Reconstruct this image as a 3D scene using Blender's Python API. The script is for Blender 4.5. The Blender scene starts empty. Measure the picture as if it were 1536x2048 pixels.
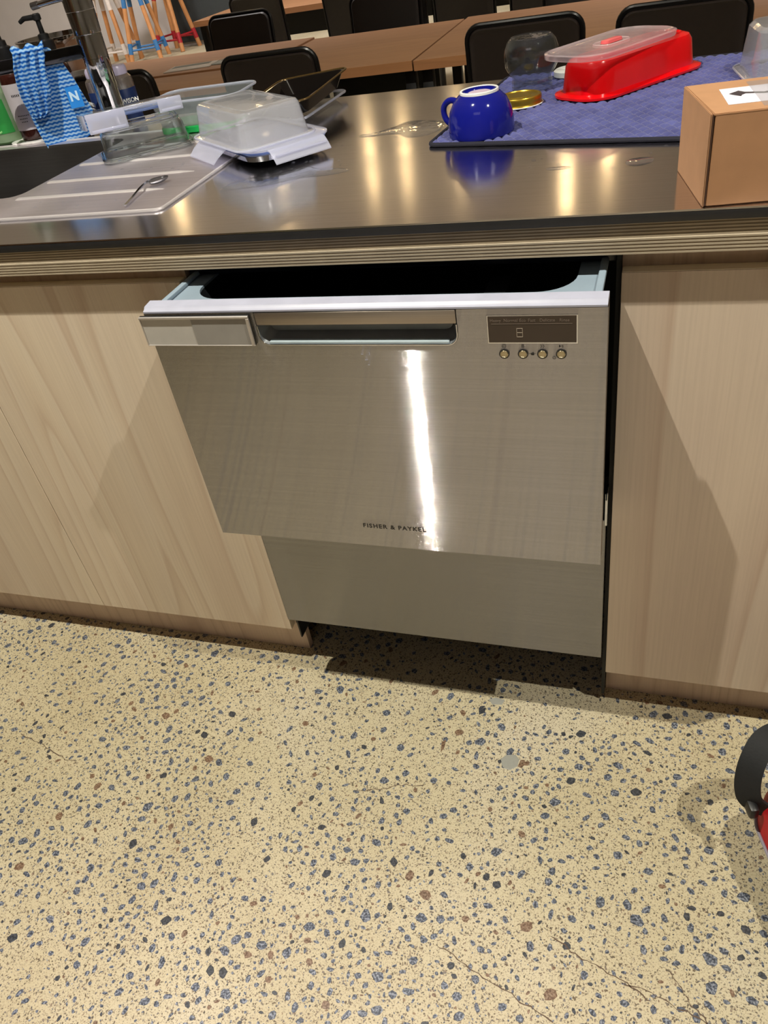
import bpy, bmesh, math, random
from mathutils import Vector, Matrix, noise
random.seed(7)
PI = math.pi
R_ = math.radians
C = bpy.context.scene.collection
scn = bpy.context.scene

# ------------------------------------------------------------------ camera
CAM_P = (0.64390, -0.92045, 1.20703)
CAM_M = ((0.946763, 0.285544, -0.148679), (0.067625, -0.627925, -0.775330), (-0.314750, 0.723999, -0.613806))
cam_d = bpy.data.cameras.new('camera')
cam = bpy.data.objects.new('camera', cam_d); C.objects.link(cam)
cam_d.sensor_fit = 'VERTICAL'; cam_d.sensor_height = 36.0
cam_d.lens = 1552.051 / 2048 * 36.0
cam_d.clip_start = 0.02; cam_d.clip_end = 100
r0, r1, r2 = [Vector(v) for v in CAM_M]
m = Matrix.Identity(4)
for i in range(3):
    m[i][0] = r0[i]; m[i][1] = -r1[i]; m[i][2] = -r2[i]; m[i][3] = CAM_P[i]
cam.matrix_world = m
scn.camera = cam

# ------------------------------------------------------------------ world, lights, exposure
scn.view_settings.view_transform = 'Standard'
scn.view_settings.look = 'None'
scn.view_settings.gamma = 1.0
scn.view_settings.use_curve_mapping = False
scn.view_settings.exposure = 0.0
w = bpy.data.worlds.new('world'); scn.world = w; w.use_nodes = True
w.node_tree.nodes['Background'].inputs[0].default_value = (0.55, 0.52, 0.5, 1)
w.node_tree.nodes['Background'].inputs[1].default_value = 0.25

def spot(name, loc, target, power, col, ang=100, blend=0.5, rad=0.012):
    d = bpy.data.lights.new(name, 'SPOT'); d.energy = power; d.color = col
    d.spot_size = R_(ang); d.spot_blend = blend; d.shadow_soft_size = rad
    o = bpy.data.objects.new(name, d); C.objects.link(o); o.location = loc
    o.rotation_euler = (Vector(target) - Vector(loc)).to_track_quat('-Z', 'Y').to_euler()
    return o
def area(name, loc, size, power, col, target=None, sy=None):
    d = bpy.data.lights.new(name, 'AREA'); d.energy = power; d.color = col; d.size = size
    if sy: d.shape = 'RECTANGLE'; d.size_y = sy
    o = bpy.data.objects.new(name, d); C.objects.link(o); o.location = loc
    if target: o.rotation_euler = (Vector(target) - Vector(loc)).to_track_quat('-Z', 'Y').to_euler()
    return o
spot('track_spot', (-0.31, -0.57, 2.96), (0.2, -0.1, 0.3), 255, (1.0, 0.95, 0.81), 110)
spot('track_spot', (1.69, -0.60, 2.96), (0.6, -0.1, 0.3), 165, (1.0, 0.95, 0.82), 110)
spot('rear_spot', (0.25, -1.75, 2.96), (0.25, -1.50, 0.0), 205, (0.97, 0.86, 1.0), 46, 0.55, 0.06)
area('rear_fill', (0.2, -2.6, 2.93), 1.4, 4, (1.0, 0.90, 0.92), None, 0.9)  # added soft fill behind the camera for overall ambient light
for x_, y_ in ((-1.9, 4.0), (0.9, 4.0), (-4.6, 5.2), (-6.6, 7.4), (-3.6, 8.4), (-0.8, 8.2)):
    spot('far_room_fill', (x_, y_, 2.95), (x_ - 0.3, y_ + 1.0, 0.0), 400, (1.0, 0.94, 0.92), 130, 0.8, 0.35)  # added fill spots that brighten the back room and its walls

# ------------------------------------------------------------------ helpers
def lin(c):
    return tuple((v / 255 / 12.92) if v / 255 <= 0.04045 else ((v / 255 + 0.055) / 1.055) ** 2.4 for v in c) + (1,)

class NT:
    def __init__(s, name):
        s.m = bpy.data.materials.new(name); s.m.use_nodes = True
        s.t = s.m.node_tree; s.t.nodes.clear()
        s.out = s.t.nodes.new('ShaderNodeOutputMaterial')
    def n(s, kind, **kw):
        nd = s.t.nodes.new(kind)
        for k, v in kw.items():
            if k.startswith('i_'):
                key = k[2:].replace('_', ' ')
                nd.inputs[key].default_value = v
            else: setattr(nd, k, v)
        return nd
    def l(s, a, b): s.t.links.new(a, b)
    def coords(s, scale=(1, 1, 1), rot=(0, 0, 0), kind='Object', loc=(0, 0, 0)):
        tc = s.n('ShaderNodeTexCoord'); mp = s.n('ShaderNodeMapping')
        mp.inputs['Scale'].default_value = scale; mp.inputs['Rotation'].default_value = rot
        mp.inputs['Location'].default_value = loc
        s.l(tc.outputs[kind], mp.inputs[0]); return mp.outputs[0]
    def ramp(s, fac, stops):
        r = s.n('ShaderNodeValToRGB'); e = r.color_ramp.elements
        while len(e) > 1: e.remove(e[-1])
        e[0].position = stops[0][0]; e[0].color = stops[0][1]
        for p, c in stops[1:]:
            x = e.new(p); x.color = c
        s.l(fac, r.inputs[0]); return r.outputs[0]
    def mix(s, fac, a, b, mode='MIX'):
        x = s.n('ShaderNodeMix', data_type='RGBA', blend_type=mode)
        for sock, v in ((x.inputs[0], fac), (x.inputs[6], a), (x.inputs[7], b)):
            if hasattr(v, 'is_linked'): s.l(v, sock)
            else: sock.default_value = v
        return x.outputs[2]
    def bump(s, h, strength=0.3, dist=0.001):
        b = s.n('ShaderNodeBump'); b.inputs['Strength'].default_value = strength
        b.inputs['Distance'].default_value = dist; s.l(h, b.inputs['Height']); return b.outputs[0]

def bsdf(t, col=None, rough=0.5, metal=0.0, **kw):
    p = t.n('ShaderNodeBsdfPrincipled')
    if col is not None:
        if hasattr(col, 'is_linked'): t.l(col, p.inputs['Base Color'])
        else: p.inputs['Base Color'].default_value = col
    if hasattr(rough, 'is_linked'): t.l(rough, p.inputs['Roughness'])
    else: p.inputs['Roughness'].default_value = rough
    p.inputs['Metallic'].default_value = metal
    for k, v in kw.items():
        key = k.replace('_', ' ')
        if hasattr(v, 'is_linked'): t.l(v, p.inputs[key])
        else: p.inputs[key].default_value = v
    t.l(p.outputs[0], t.out.inputs[0]); return p

def simple(name, rgb, rough=0.5, metal=0.0, var=0.06, nscale=30, bump=0.0, **kw):
    t = NT(name); co = t.coords()
    nz = t.n('ShaderNodeTexNoise'); nz.inputs['Scale'].default_value = nscale; nz.inputs['Detail'].default_value = 4
    t.l(co, nz.inputs['Vector'])
    c = lin(rgb)
    a = tuple(min(1, v * (1 + var)) for v in c[:3]) + (1,); b = tuple(v * (1 - var) for v in c[:3]) + (1,)
    col = t.ramp(nz.outputs[0], [(0.3, b), (0.7, a)])
    p = bsdf(t, col, rough, metal, **kw)
    if bump: t.l(t.bump(nz.outputs[0], bump), p.inputs['Normal'])
    return t.m

def brushed(name, rgb, rough=0.3, aniso=0.85, tangent=(0, 0, 1), scale=(3, 400, 400), smear=0.12, bumps=0.05, groove=0.0):
    t = NT(name); co = t.coords(scale)
    nz = t.n('ShaderNodeTexNoise'); nz.inputs['Scale'].default_value = 1.0; nz.inputs['Detail'].default_value = 3
    t.l(co, nz.inputs['Vector'])
    co2 = t.coords((1, 1, 1)); nb = t.n('ShaderNodeTexNoise'); nb.inputs['Scale'].default_value = 7; nb.inputs['Detail'].default_value = 5
    t.l(co2, nb.inputs['Vector'])
    c = lin(rgb)
    col = t.ramp(nz.outputs[0], [(0.3, tuple(v * 0.93 for v in c[:3]) + (1,)), (0.7, tuple(min(1, v * 1.05) for v in c[:3]) + (1,))])
    mr = t.n('ShaderNodeMapRange'); mr.inputs[3].default_value = rough - smear * 0.5; mr.inputs[4].default_value = rough + smear * 0.5
    mr.inputs[1].default_value = 0.3; mr.inputs[2].default_value = 0.7
    t.l(nb.outputs[0], mr.inputs[0])
    p = bsdf(t, col, mr.outputs[0], 1.0)
    p.inputs['Anisotropic'].default_value = aniso
    cx = t.n('ShaderNodeCombineXYZ')
    for i in range(3): cx.inputs[i].default_value = tangent[i]
    t.l(cx.outputs[0], p.inputs['Tangent'])
    if bumps: t.l(t.bump(nz.outputs[0], bumps, 0.0005), p.inputs['Normal'])
    if groove:   # microscopic horizontal grooves: the normal scatters up and down only
        ge = t.n('ShaderNodeNewGeometry'); sc = t.n('ShaderNodeVectorMath', operation='SCALE'); sc.inputs['Scale'].default_value = 7919.0
        t.l(ge.outputs['Position'], sc.inputs[0])
        w1 = t.n('ShaderNodeTexWhiteNoise'); t.l(sc.outputs[0], w1.inputs['Vector'])
        se = t.n('ShaderNodeSeparateColor'); t.l(w1.outputs['Color'], se.inputs[0])
        a1 = t.n('ShaderNodeMath', operation='ADD'); t.l(se.outputs[0], a1.inputs[0]); t.l(se.outputs[1], a1.inputs[1])
        s1 = t.n('ShaderNodeMath', operation='SUBTRACT'); t.l(a1.outputs[0], s1.inputs[0]); s1.inputs[1].default_value = 1.0
        m1 = t.n('ShaderNodeMath', operation='MULTIPLY'); m1.inputs[1].default_value = groove
        ab = t.n('ShaderNodeMath', operation='ABSOLUTE'); t.l(s1.outputs[0], ab.inputs[0])
        pp = t.n('ShaderNodeMath', operation='POWER'); pp.inputs[1].default_value = 0.85; t.l(ab.outputs[0], pp.inputs[0])
        sx = t.n('ShaderNodeMath', operation='MULTIPLY'); t.l(s1.outputs[0], sx.inputs[0]); t.l(pp.outputs[0], sx.inputs[1])
        t.l(sx.outputs[0], m1.inputs[0])
        cz = t.n('ShaderNodeCombineXYZ'); t.l(m1.outputs[0], cz.inputs[2])
        av = t.n('ShaderNodeVectorMath', operation='ADD'); t.l(ge.outputs['Normal'], av.inputs[0]); t.l(cz.outputs[0], av.inputs[1])
        nv = t.n('ShaderNodeVectorMath', operation='NORMALIZE'); t.l(av.outputs[0], nv.inputs[0]); t.l(nv.outputs[0], p.inputs['Normal'])
    return t.m

def wood(name, base, dark, light, grain='z', scale=1.0, rough=0.45, seed=0.0, contrast=1.0):
    """veneer: stretched growth-ring contours plus fine fibre"""
    t = NT(name)
    s = {'z': (9.5, 9.5, 0.55), 'x': (0.6, 7.5, 7.5)}[grain]
    co = t.coords(tuple(v * scale for v in s), loc=(seed, seed * 1.7, seed * 0.6))
    n1 = t.n('ShaderNodeTexNoise'); n1.inputs['Scale'].default_value = 0.55; n1.inputs['Detail'].default_value = 1.5; n1.inputs['Roughness'].default_value = 0.35
    t.l(co, n1.inputs['Vector'])
    mul = t.n('ShaderNodeMath', operation='MULTIPLY'); mul.inputs[1].default_value = 17.0; t.l(n1.outputs[0], mul.inputs[0])
    fr = t.n('ShaderNodeMath', operation='FRACT'); t.l(mul.outputs[0], fr.inputs[0])
    L = lin(light); D = lin(dark); B = lin(base)
    def mx(a, b, k): return tuple(a[i] * (1 - k) + b[i] * k for i in range(3)) + (1,)
    ring = t.ramp(fr.outputs[0], [(0.0, mx(B, L, .3)), (0.45, B), (0.80, mx(B, D, .18 * contrast)), (0.93, mx(B, D, .48 * contrast)), (1.0, mx(B, L, .3))])
    fs = {'z': (260, 260, 5), 'x': (5, 260, 260)}[grain]
    co2 = t.coords(fs)
    n2 = t.n('ShaderNodeTexNoise'); n2.inputs['Scale'].default_value = 1; n2.inputs['Detail'].default_value = 3
    t.l(co2, n2.inputs['Vector'])
    fib = t.ramp(n2.outputs[0], [(0.25, (0.86, 0.85, 0.84, 1)), (0.6, (1, 1, 1, 1))])
    c1 = t.mix(0.6, ring, fib, 'MULTIPLY')
    co3 = t.coords({'z': (5, 5, 1.2), 'x': (1.2, 5, 5)}[grain], loc=(seed + 3, 0, 0))
    n3 = t.n('ShaderNodeTexNoise'); n3.inputs['Scale'].default_value = 1; n3.inputs['Detail'].default_value = 3
    t.l(co3, n3.inputs['Vector'])
    bl = t.ramp(n3.outputs[0], [(0.3, (0.9, 0.88, 0.88, 1)), (0.7, (1.03, 1.03, 1.0, 1))])
    c2 = t.mix(1.0, c1, bl, 'MULTIPLY')
    # tiny pin knots
    vo = t.n('ShaderNodeTexVoronoi'); vo.inputs['Scale'].default_value = 5.0; t.l(t.coords((1, 1, 0.55), loc=(seed, seed, 0)), vo.inputs['Vector'])
    kn = t.ramp(vo.outputs['Distance'], [(0.0, (1, 1, 1, 1)), (0.014, (1, 1, 1, 1)), (0.022, (0, 0, 0, 1))])
    c3 = t.mix(kn, c2, lin((95, 65, 45)))
    p = bsdf(t, c3, rough)
    p.inputs['Specular IOR Level'].default_value = 0.35
    return t.m

def clearmat(name, tint=(1, 1, 1), milky=0.0, gloss_rough=0.05, ior=1.45, milkcol=(0.85, 0.87, 0.92), bump=0.0, edge=4.5):
    t = NT(name)
    tr = t.n('ShaderNodeBsdfTransparent'); tr.inputs[0].default_value = tuple(tint) + (1,)
    gl = t.n('ShaderNodeBsdfGlossy'); gl.inputs['Roughness'].default_value = gloss_rough
    lw = t.n('ShaderNodeLayerWeight'); lw.inputs['Blend'].default_value = 0.5   # same from both sides of a thin wall
    pw = t.n('ShaderNodeMath', operation='POWER'); pw.inputs[1].default_value = edge; t.l(lw.outputs['Facing'], pw.inputs[0])
    fr = t.n('ShaderNodeMapRange'); fr.inputs[3].default_value = ((ior - 1) / (ior + 1)) ** 2 * 1.3; fr.inputs[4].default_value = 0.95; t.l(pw.outputs[0], fr.inputs[0])
    if bump:
        nz = t.n('ShaderNodeTexNoise'); nz.inputs['Scale'].default_value = 45; t.l(t.coords(), nz.inputs['Vector'])
        b = t.bump(nz.outputs[0], bump, 0.002); t.l(b, gl.inputs['Normal']); t.l(b, lw.inputs['Normal'])
    base = tr.outputs[0]
    if milky > 0:
        df = t.n('ShaderNodeBsdfDiffuse'); df.inputs[0].default_value = tuple(milkcol) + (1,)
        tl = t.n('ShaderNodeBsdfTranslucent'); tl.inputs[0].default_value = tuple(milkcol) + (1,)
        dm = t.n('ShaderNodeMixShader'); dm.inputs[0].default_value = 0.5
        t.l(df.outputs[0], dm.inputs[1]); t.l(tl.outputs[0], dm.inputs[2])
        mm = t.n('ShaderNodeMixShader'); mm.inputs[0].default_value = milky
        t.l(tr.outputs[0], mm.inputs[1]); t.l(dm.outputs[0], mm.inputs[2]); base = mm.outputs[0]
    ms = t.n('ShaderNodeMixShader'); t.l(fr.outputs[0], ms.inputs[0]); t.l(base, ms.inputs[1]); t.l(gl.outputs[0], ms.inputs[2])
    t.l(ms.outputs[0], t.out.inputs[0]); return t.m

# --- geometry
def bm_(): return bmesh.new()
def box(bm, x0, x1, y0, y1, z0, z1, bev=0.0, seg=2):
    M = Matrix.Translation(((x0 + x1) / 2, (y0 + y1) / 2, (z0 + z1) / 2)) @ Matrix.Diagonal((x1 - x0, y1 - y0, z1 - z0, 1))
    r = bmesh.ops.create_cube(bm, size=1, matrix=M)
    if bev > 0:
        es = set()
        for v in r['verts']: es.update(v.link_edges)
        bmesh.ops.bevel(bm, geom=list(es), offset=bev, segments=seg, profile=0.5, affect='EDGES')
def loft(bm, rings, cap0=True, cap1=True, close=True):
    vs = [[bm.verts.new(p) for p in r] for r in rings]
    n = len(rings[0])
    for a, b in zip(vs, vs[1:]):
        for i in range(n if close else n - 1):
            j = (i + 1) % n
            bm.faces.new((a[i], a[j], b[j], b[i]))
    if cap0: bm.faces.new(list(reversed(vs[0])))
    if cap1: bm.faces.new(vs[-1])
    return vs
def rr(w, d, r, z, cx=0, cy=0, n=6):
    r = min(r, w / 2 - 1e-4, d / 2 - 1e-4); P = []
    for k, (sx, sy) in enumerate(((1, 1), (-1, 1), (-1, -1), (1, -1))):
        ox = cx + sx * (w / 2 - r); oy = cy + sy * (d / 2 - r)
        for i in range(n + 1):
            a = PI / 2 * (k + i / n)
            P.append((ox + r * math.cos(a), oy + r * math.sin(a), z))
    return P
def circ(r, z, n=40, cx=0, cy=0):
    return [(cx + r * math.cos(2 * PI * i / n), cy + r * math.sin(2 * PI * i / n), z) for i in range(n)]
def lathe(bm, prof, n=48, cap0=True, cap1=True, cx=0, cy=0):
    return loft(bm, [circ(max(r, 1e-4), z, n, cx, cy) for r, z in prof], cap0, cap1)
def tube(bm, pts, r, n=10, closed=False, flat=None):
    """round (or flat=(w,h) rectangular) tube along a polyline"""
    pts = [Vector(p) for p in pts]; rings = []; N = len(pts); up = None
    for i, p in enumerate(pts):
        if closed: t = (pts[(i + 1) % N] - pts[i - 1]).normalized()
        else: t = (pts[min(i + 1, N - 1)] - pts[max(i - 1, 0)]).normalized()
        if up is None:
            up = Vector((0, 0, 1)) if abs(t.z) < 0.9 else Vector((0, 1, 0))
        s = t.cross(up).normalized(); up = s.cross(t).normalized()
        rad = r[i] if isinstance(r, (list, tuple)) else r
        if flat:
            a, b = flat[0] / 2, flat[1] / 2
            rings.append([p + s * (a * u) + up * (b * v) for u, v in ((1, 1), (-1, 1), (-1, -1), (1, -1))])
        else:
            rings.append([p + s * (rad * math.cos(2 * PI * k / n)) + up * (rad * math.sin(2 * PI * k / n)) for k in range(n)])
    if closed: rings.append(rings[0])
    loft(bm, rings, not closed, not closed)
    if closed: bmesh.ops.remove_doubles(bm, verts=bm.verts, dist=1e-6)
def smoothpath(P, k=3):
    for _ in range(k):
        P = [P[0]] + [tuple(P[i][c] * w1 + P[i + 1][c] * (1 - w1) for c in range(3)) for i in range(len(P) - 1) for w1 in (.75, .25)] + [P[-1]]
    return P
def plate(bm, outer, holes, z0, z1):
    """flat plate with holes; loops are 2D point lists"""
    loops = []
    for lp in [outer] + holes:
        vs = [bm.verts.new((p[0], p[1], z1)) for p in lp]
        es = [bm.edges.new((vs[i], vs[(i + 1) % len(vs)])) for i in range(len(vs))]
        loops += es
    g = bmesh.ops.triangle_fill(bm, edges=loops, use_beauty=True)
    fs = [f for f in g['geom'] if isinstance(f, bmesh.types.BMFace)]
    ex = bmesh.ops.extrude_face_region(bm, geom=fs)
    for v in ex['geom']:
        if isinstance(v, bmesh.types.BMVert): v.co.z = z0
def xf(bm, M): bmesh.ops.transform(bm, matrix=M, verts=bm.verts)
def rot(a, ax='Z'): return Matrix.Rotation(R_(a), 4, ax)
def T(x, y, z): return Matrix.Translation((x, y, z))

def obj(name, bm, mat, parent=None, label=None, smooth=35, loc=None):
    me = bpy.data.meshes.new(name)
    bmesh.ops.recalc_face_normals(bm, faces=bm.faces)
    bm.to_mesh(me); bm.free()
    if mat: me.materials.append(mat)
    if smooth:
        for p in me.polygons: p.use_smooth = True
        me.set_sharp_from_angle(angle=R_(smooth))
    o = bpy.data.objects.new(name, me); C.objects.link(o)
    if parent: o.parent = parent
    if loc: o.location = loc
    if label: o['label'] = label
    return o
def thing(name, label, cat, loc=(0, 0, 0), rz=0, group=None):
    o = bpy.data.objects.new(name, None); C.objects.link(o); o.empty_display_size = 0.05
    o.location = loc; o.rotation_euler = (0, 0, R_(rz)); o['label'] = label; o['category'] = cat
    if group: o['group'] = group
    return o
def tag(o, label, cat, group=None, kind=None):
    o['label'] = label; o['category'] = cat
    if group: o['group'] = group
    if kind: o['kind'] = kind
    return o
def struct(name, bm, mat, smooth=0):
    o = obj(name, bm, mat, None, None, smooth); o['kind'] = 'structure'; return o
def copy_tree(root, label=None, loc=None, rz=None, group=None):
    def cp(o, par):
        c = o.copy(); C.objects.link(c); c.parent = par
        for ch in [x for x in bpy.data.objects if x.parent == o and x != c]: cp(ch, c)
        return c
    kids = {}
    r = cp(root, None)
    if label: r['label'] = label
    if loc: r.location = loc
    if rz is not None: r.rotation_euler = (0, 0, R_(rz))
    if group: r['group'] = group
    return r
def text(name, s, size, mat, parent, M, label=None, bold=0.0, ext=0.0001, align='LEFT', space=1.0):
    cu = bpy.data.curves.new(name, 'FONT'); cu.body = s; cu.size = size; cu.extrude = ext; cu.offset = bold
    cu.align_x = align; cu.space_character = space; cu.resolution_u = 3
    tmp = bpy.data.objects.new(name + '_tmp', cu); C.objects.link(tmp)
    dg = bpy.context.evaluated_depsgraph_get(); me = bpy.data.meshes.new_from_object(tmp.evaluated_get(dg))
    bpy.data.objects.remove(tmp); bpy.data.curves.remove(cu)
    me.name = name; me.transform(M); me.materials.clear(); me.materials.append(mat)
    o = bpy.data.objects.new(name, me); C.objects.link(o); o.parent = parent
    if label: o['label'] = label
    return o

# ------------------------------------------------------------------ materials
M_steel_top = brushed('bench_steel', (210, 208, 212), 0.15, 0.4, (0, 1, 0), (3, 300, 300), 0.05, 0.015)
M_steel_edge = simple('steel_edge', (62, 62, 64), 0.45, 0.7)
M_steel_door = brushed('dishwasher_steel', (176, 175, 178), 0.055, 0.0, (0, 0, 1), (2, 500, 500), 0.0, 0.0, 2.15)
M_steel_low = brushed('plinth_steel', (164, 163, 164), 0.2, 0.3, (0, 0, 1), (2, 500, 500), 0.0, 0.0, 2.5)
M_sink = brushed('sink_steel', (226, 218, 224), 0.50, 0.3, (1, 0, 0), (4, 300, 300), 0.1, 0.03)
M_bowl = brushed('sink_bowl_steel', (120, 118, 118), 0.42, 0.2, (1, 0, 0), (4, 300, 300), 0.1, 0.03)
M_rib = simple('bright_steel', (226, 220, 222), 0.35, 0.6, 0.02)
M_chrome = simple('chrome', (205, 208, 214), 0.06, 1.0, 0.02)
M_birch = wood('birch_veneer', (228, 212, 192), (200, 174, 152), (232, 220, 204), 'z', 1.0, 0.42, 1.0)
M_birch_b = wood('birch_veneer_b', (226, 210, 190), (198, 172, 150), (230, 218, 202), 'z', 0.8, 0.42, 5.3)
M_birch_r = wood('birch_veneer_r', (220, 202, 184), (190, 162, 142), (224, 210, 194), 'z', 0.62, 0.42, 9.1)
M_kick = wood('kick_veneer', (222, 200, 184), (164, 134, 114), (206, 186, 168), 'z', 1.2, 0.5, 3.3, 0.7)
M_edgeband = simple('ply_edge_light', (240, 228, 200), 0.4)
M_oak = wood('table_laminate', (162, 118, 84), (132, 92, 62), (172, 130, 94), 'x', 1.0, 0.5, 2.0, 0.6)
M_oak_e = wood('table_edge', (150, 104, 68), (120, 82, 52), (160, 114, 76), 'x', 1.0, 0.45, 4.0, 0.5)
M_black = simple('black_plastic', (18, 18, 20), 0.4)
M_rubber = simple('black_rubber', (10, 10, 12), 0.6)
M_navy = simple('navy_trim', (20, 24, 34), 0.35)
M_leather = simple('black_leather', (30, 22, 18), 0.5, 0, 0.1, 60, 0.08)
M_cframe = simple('chair_frame', (16, 15, 15), 0.28, 0.3)
M_tubgrey = simple('tub_grey_plastic', (134, 150, 164), 0.4)
M_tubwhite = simple('white_trim_plastic', (172, 174, 192), 0.35)
M_tubshade = simple('shaded_tub_interior', (26, 28, 32), 0.5)  # near-black colour carries the shade inside the tub
M_wall = simple('plaster', (196, 190, 184), 0.8, 0, 0.03, 4)
M_wall_r = simple('rear_plaster', (188, 184, 180), 0.8, 0, 0.03, 4)
M_ceil = simple('ceiling_paint', (205, 203, 205), 0.9, 0, 0.03, 3)
M_white = simple('white_gloss', (230, 230, 228), 0.2)
M_paper = simple('white_paper', (226, 222, 232), 0.6, 0, 0.02)
M_ink = simple('dark_ink', (60, 52, 56), 0.6)
M_inkb = simple('black_ink', (22, 22, 22), 0.5)
M_card = simple('cardboard', (174, 130, 94), 0.7, 0, 0.05, 40, 0.05)
M_slitshade = simple('slit_shade', (70, 44, 28), 0.8)  # dark brown stands in for shade in the box's corner slit
M_blue = simple('cobalt_glaze', (18, 24, 120), 0.08, 0, 0.03, 20)
M_red = simple('red_plastic', (214, 8, 16), 0.18, 0, 0.03, 20)
M_gold = simple('gold_lid', (176, 146, 50), 0.3, 0.85)
M_navyflask = simple('navy_flask', (24, 44, 92), 0.35)
M_lilac = simple('lilac_cap', (186, 178, 206), 0.3)
M_brownglass = simple('brown_bottle', (48, 22, 18), 0.12)
M_label = simple('pale_label', (186, 180, 186), 0.55)
M_green = simple('green_lid', (20, 150, 70), 0.3)
M_stoolwood = simple('stool_wood', (190, 132, 80), 0.5, 0, 0.1, 12)
M_pblue = simple('blue_paint', (50, 110, 165), 0.5)
M_pred = simple('red_paint', (165, 30, 40), 0.5)
M_pwhite = simple('white_paint', (215, 205, 195), 0.5)
M_char = simple('charcoal_panel', (48, 54, 56), 0.6)
M_seal = simple('blue_seal', (90, 112, 170), 0.4)
M_piping = simple('navy_binding', (16, 16, 34), 0.8)
M_redfab = simple('red_fabric', (190, 14, 26), 0.6, 0, 0.08, 80)
M_webbing = simple('black_webbing', (20, 22, 24), 0.75, 0, 0.15, 300, 0.3)
M_bagfab = simple('black_bag_fabric', (14, 14, 16), 0.5, 0, 0.2, 150, 0.2)

M_milk = clearmat('translucent_plastic', (0.95, 0.96, 0.98), 0.22, 0.08, 1.5, (0.93, 0.92, 0.92), 0.2)
M_clip = clearmat('frosted_clip_plastic', (0.95, 0.95, 1), 0.48, 0.12, 1.45, (0.80, 0.82, 0.95))
M_clear = clearmat('clear_plastic', (0.95, 0.97, 0.98), 0.10, 0.06, 1.5, (0.85, 0.9, 0.95), 0.2)
M_glass = clearmat('clear_glass', (0.90, 0.93, 0.93), 0.0, 0.015, 1.75, (0.9, 0.95, 0.95), 0.3, 1.6)
_t = NT('thick_glass'); bsdf(_t, (0.95, 0.98, 0.98, 1), 0.02, 0.0, Transmission_Weight=1.0, IOR=1.5); M_rglass = _t.m
M_jar = clearmat('jar_glass', (0.84, 0.86, 0.86), 0.01, 0.015, 1.55, (0.9, 0.95, 0.95), 0.5, 5.5)
M_redlid = clearmat('frosted_lid_plastic', (0.97, 0.93, 0.93), 0.36, 0.12, 1.45, (0.92, 0.84, 0.86), 0.1)
M_smoke = simple('black_glossy_tray', (14, 11, 10), 0.08)
M_dgreen = clearmat('green_bottle_plastic', (0.78, 0.95, 0.82), 0.45, 0.05, 1.45, (0.62, 0.82, 0.64))
M_dyellow = clearmat('green_liquid', (0.62, 0.8, 0.25), 0.35, 0.05, 1.4, (0.5, 0.65, 0.2))
M_tape = clearmat('clear_tape', (0.97, 0.97, 0.98), 0.35, 0.08, 1.5, (0.85, 0.85, 0.88))
M_water = clearmat('water', (0.97, 0.98, 1.0), 0.02, 0.01, 1.6, (0.9, 0.95, 1), 0.5)

def floor_mat():
    t = NT('polished_concrete')
    co = t.coords()
    # broad tone
    n0 = t.n('ShaderNodeTexNoise'); n0.inputs['Scale'].default_value = 3.0; n0.inputs['Detail'].default_value = 4; t.l(co, n0.inputs['Vector'])
    base = t.ramp(n0.outputs[0], [(0.3, lin((186, 174, 142))), (0.55, lin((198, 187, 157))), (0.75, lin((204, 194, 170)))])
    # cement sand grain
    n1 = t.n('ShaderNodeTexNoise'); n1.inputs['Scale'].default_value = 420; n1.inputs['Detail'].default_value = 3; t.l(co, n1.inputs['Vector'])
    g = t.ramp(n1.outputs[0], [(0.30, (0.62, 0.57, 0.5, 1)), (0.45, (0.96, 0.95, 0.93, 1)), (0.75, (1.05, 1.05, 1.04, 1))])
    c = t.mix(0.85, base, g, 'MULTIPLY')
    # small dark and brown specks (two sizes of cells)
    for sc, th, amt in ((420, 0.30, 0.6), (260, 0.28, 0.8), (150, 0.22, 0.8)):
        v = t.n('ShaderNodeTexVoronoi'); v.inputs['Scale'].default_value = sc
        nd = t.n('ShaderNodeTexNoise'); nd.inputs['Scale'].default_value = sc * 0.8; t.l(co, nd.inputs['Vector'])
        ad = t.mix(0.006 if sc > 200 else 0.01, co, nd.outputs['Color'], 'ADD')
        t.l(ad, v.inputs['Vector'])
        ms = t.ramp(v.outputs['Distance'], [(0.0, (1, 1, 1, 1)), (th, (1, 1, 1, 1)), (th + 0.08, (0, 0, 0, 1))])
        sep = t.n('ShaderNodeSeparateColor'); t.l(v.outputs['Color'], sep.inputs[0])
        on = t.n('ShaderNodeMath', operation='GREATER_THAN'); on.inputs[1].default_value = 0.42; t.l(sep.outputs[0], on.inputs[0])
        mm = t.n('ShaderNodeMath', operation='MULTIPLY'); t.l(ms, mm.inputs[0]); t.l(on.outputs[0], mm.inputs[1])
        m2 = t.n('ShaderNodeMath', operation='MULTIPLY'); m2.inputs[1].default_value = amt; t.l(mm.outputs[0], m2.inputs[0])
        sc_ = t.ramp(sep.outputs[1], [(0.0, lin((56, 50, 46))), (0.5, lin((84, 66, 50))), (0.75, lin((92, 92, 98))), (1.0, lin((120, 92, 70)))])
        c = t.mix(m2.outputs[0], c, sc_)
    p = bsdf(t, c, 0.55)
    p.inputs['Specular IOR Level'].default_value = 0.3
    return t.m
M_floor = floor_mat()

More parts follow.
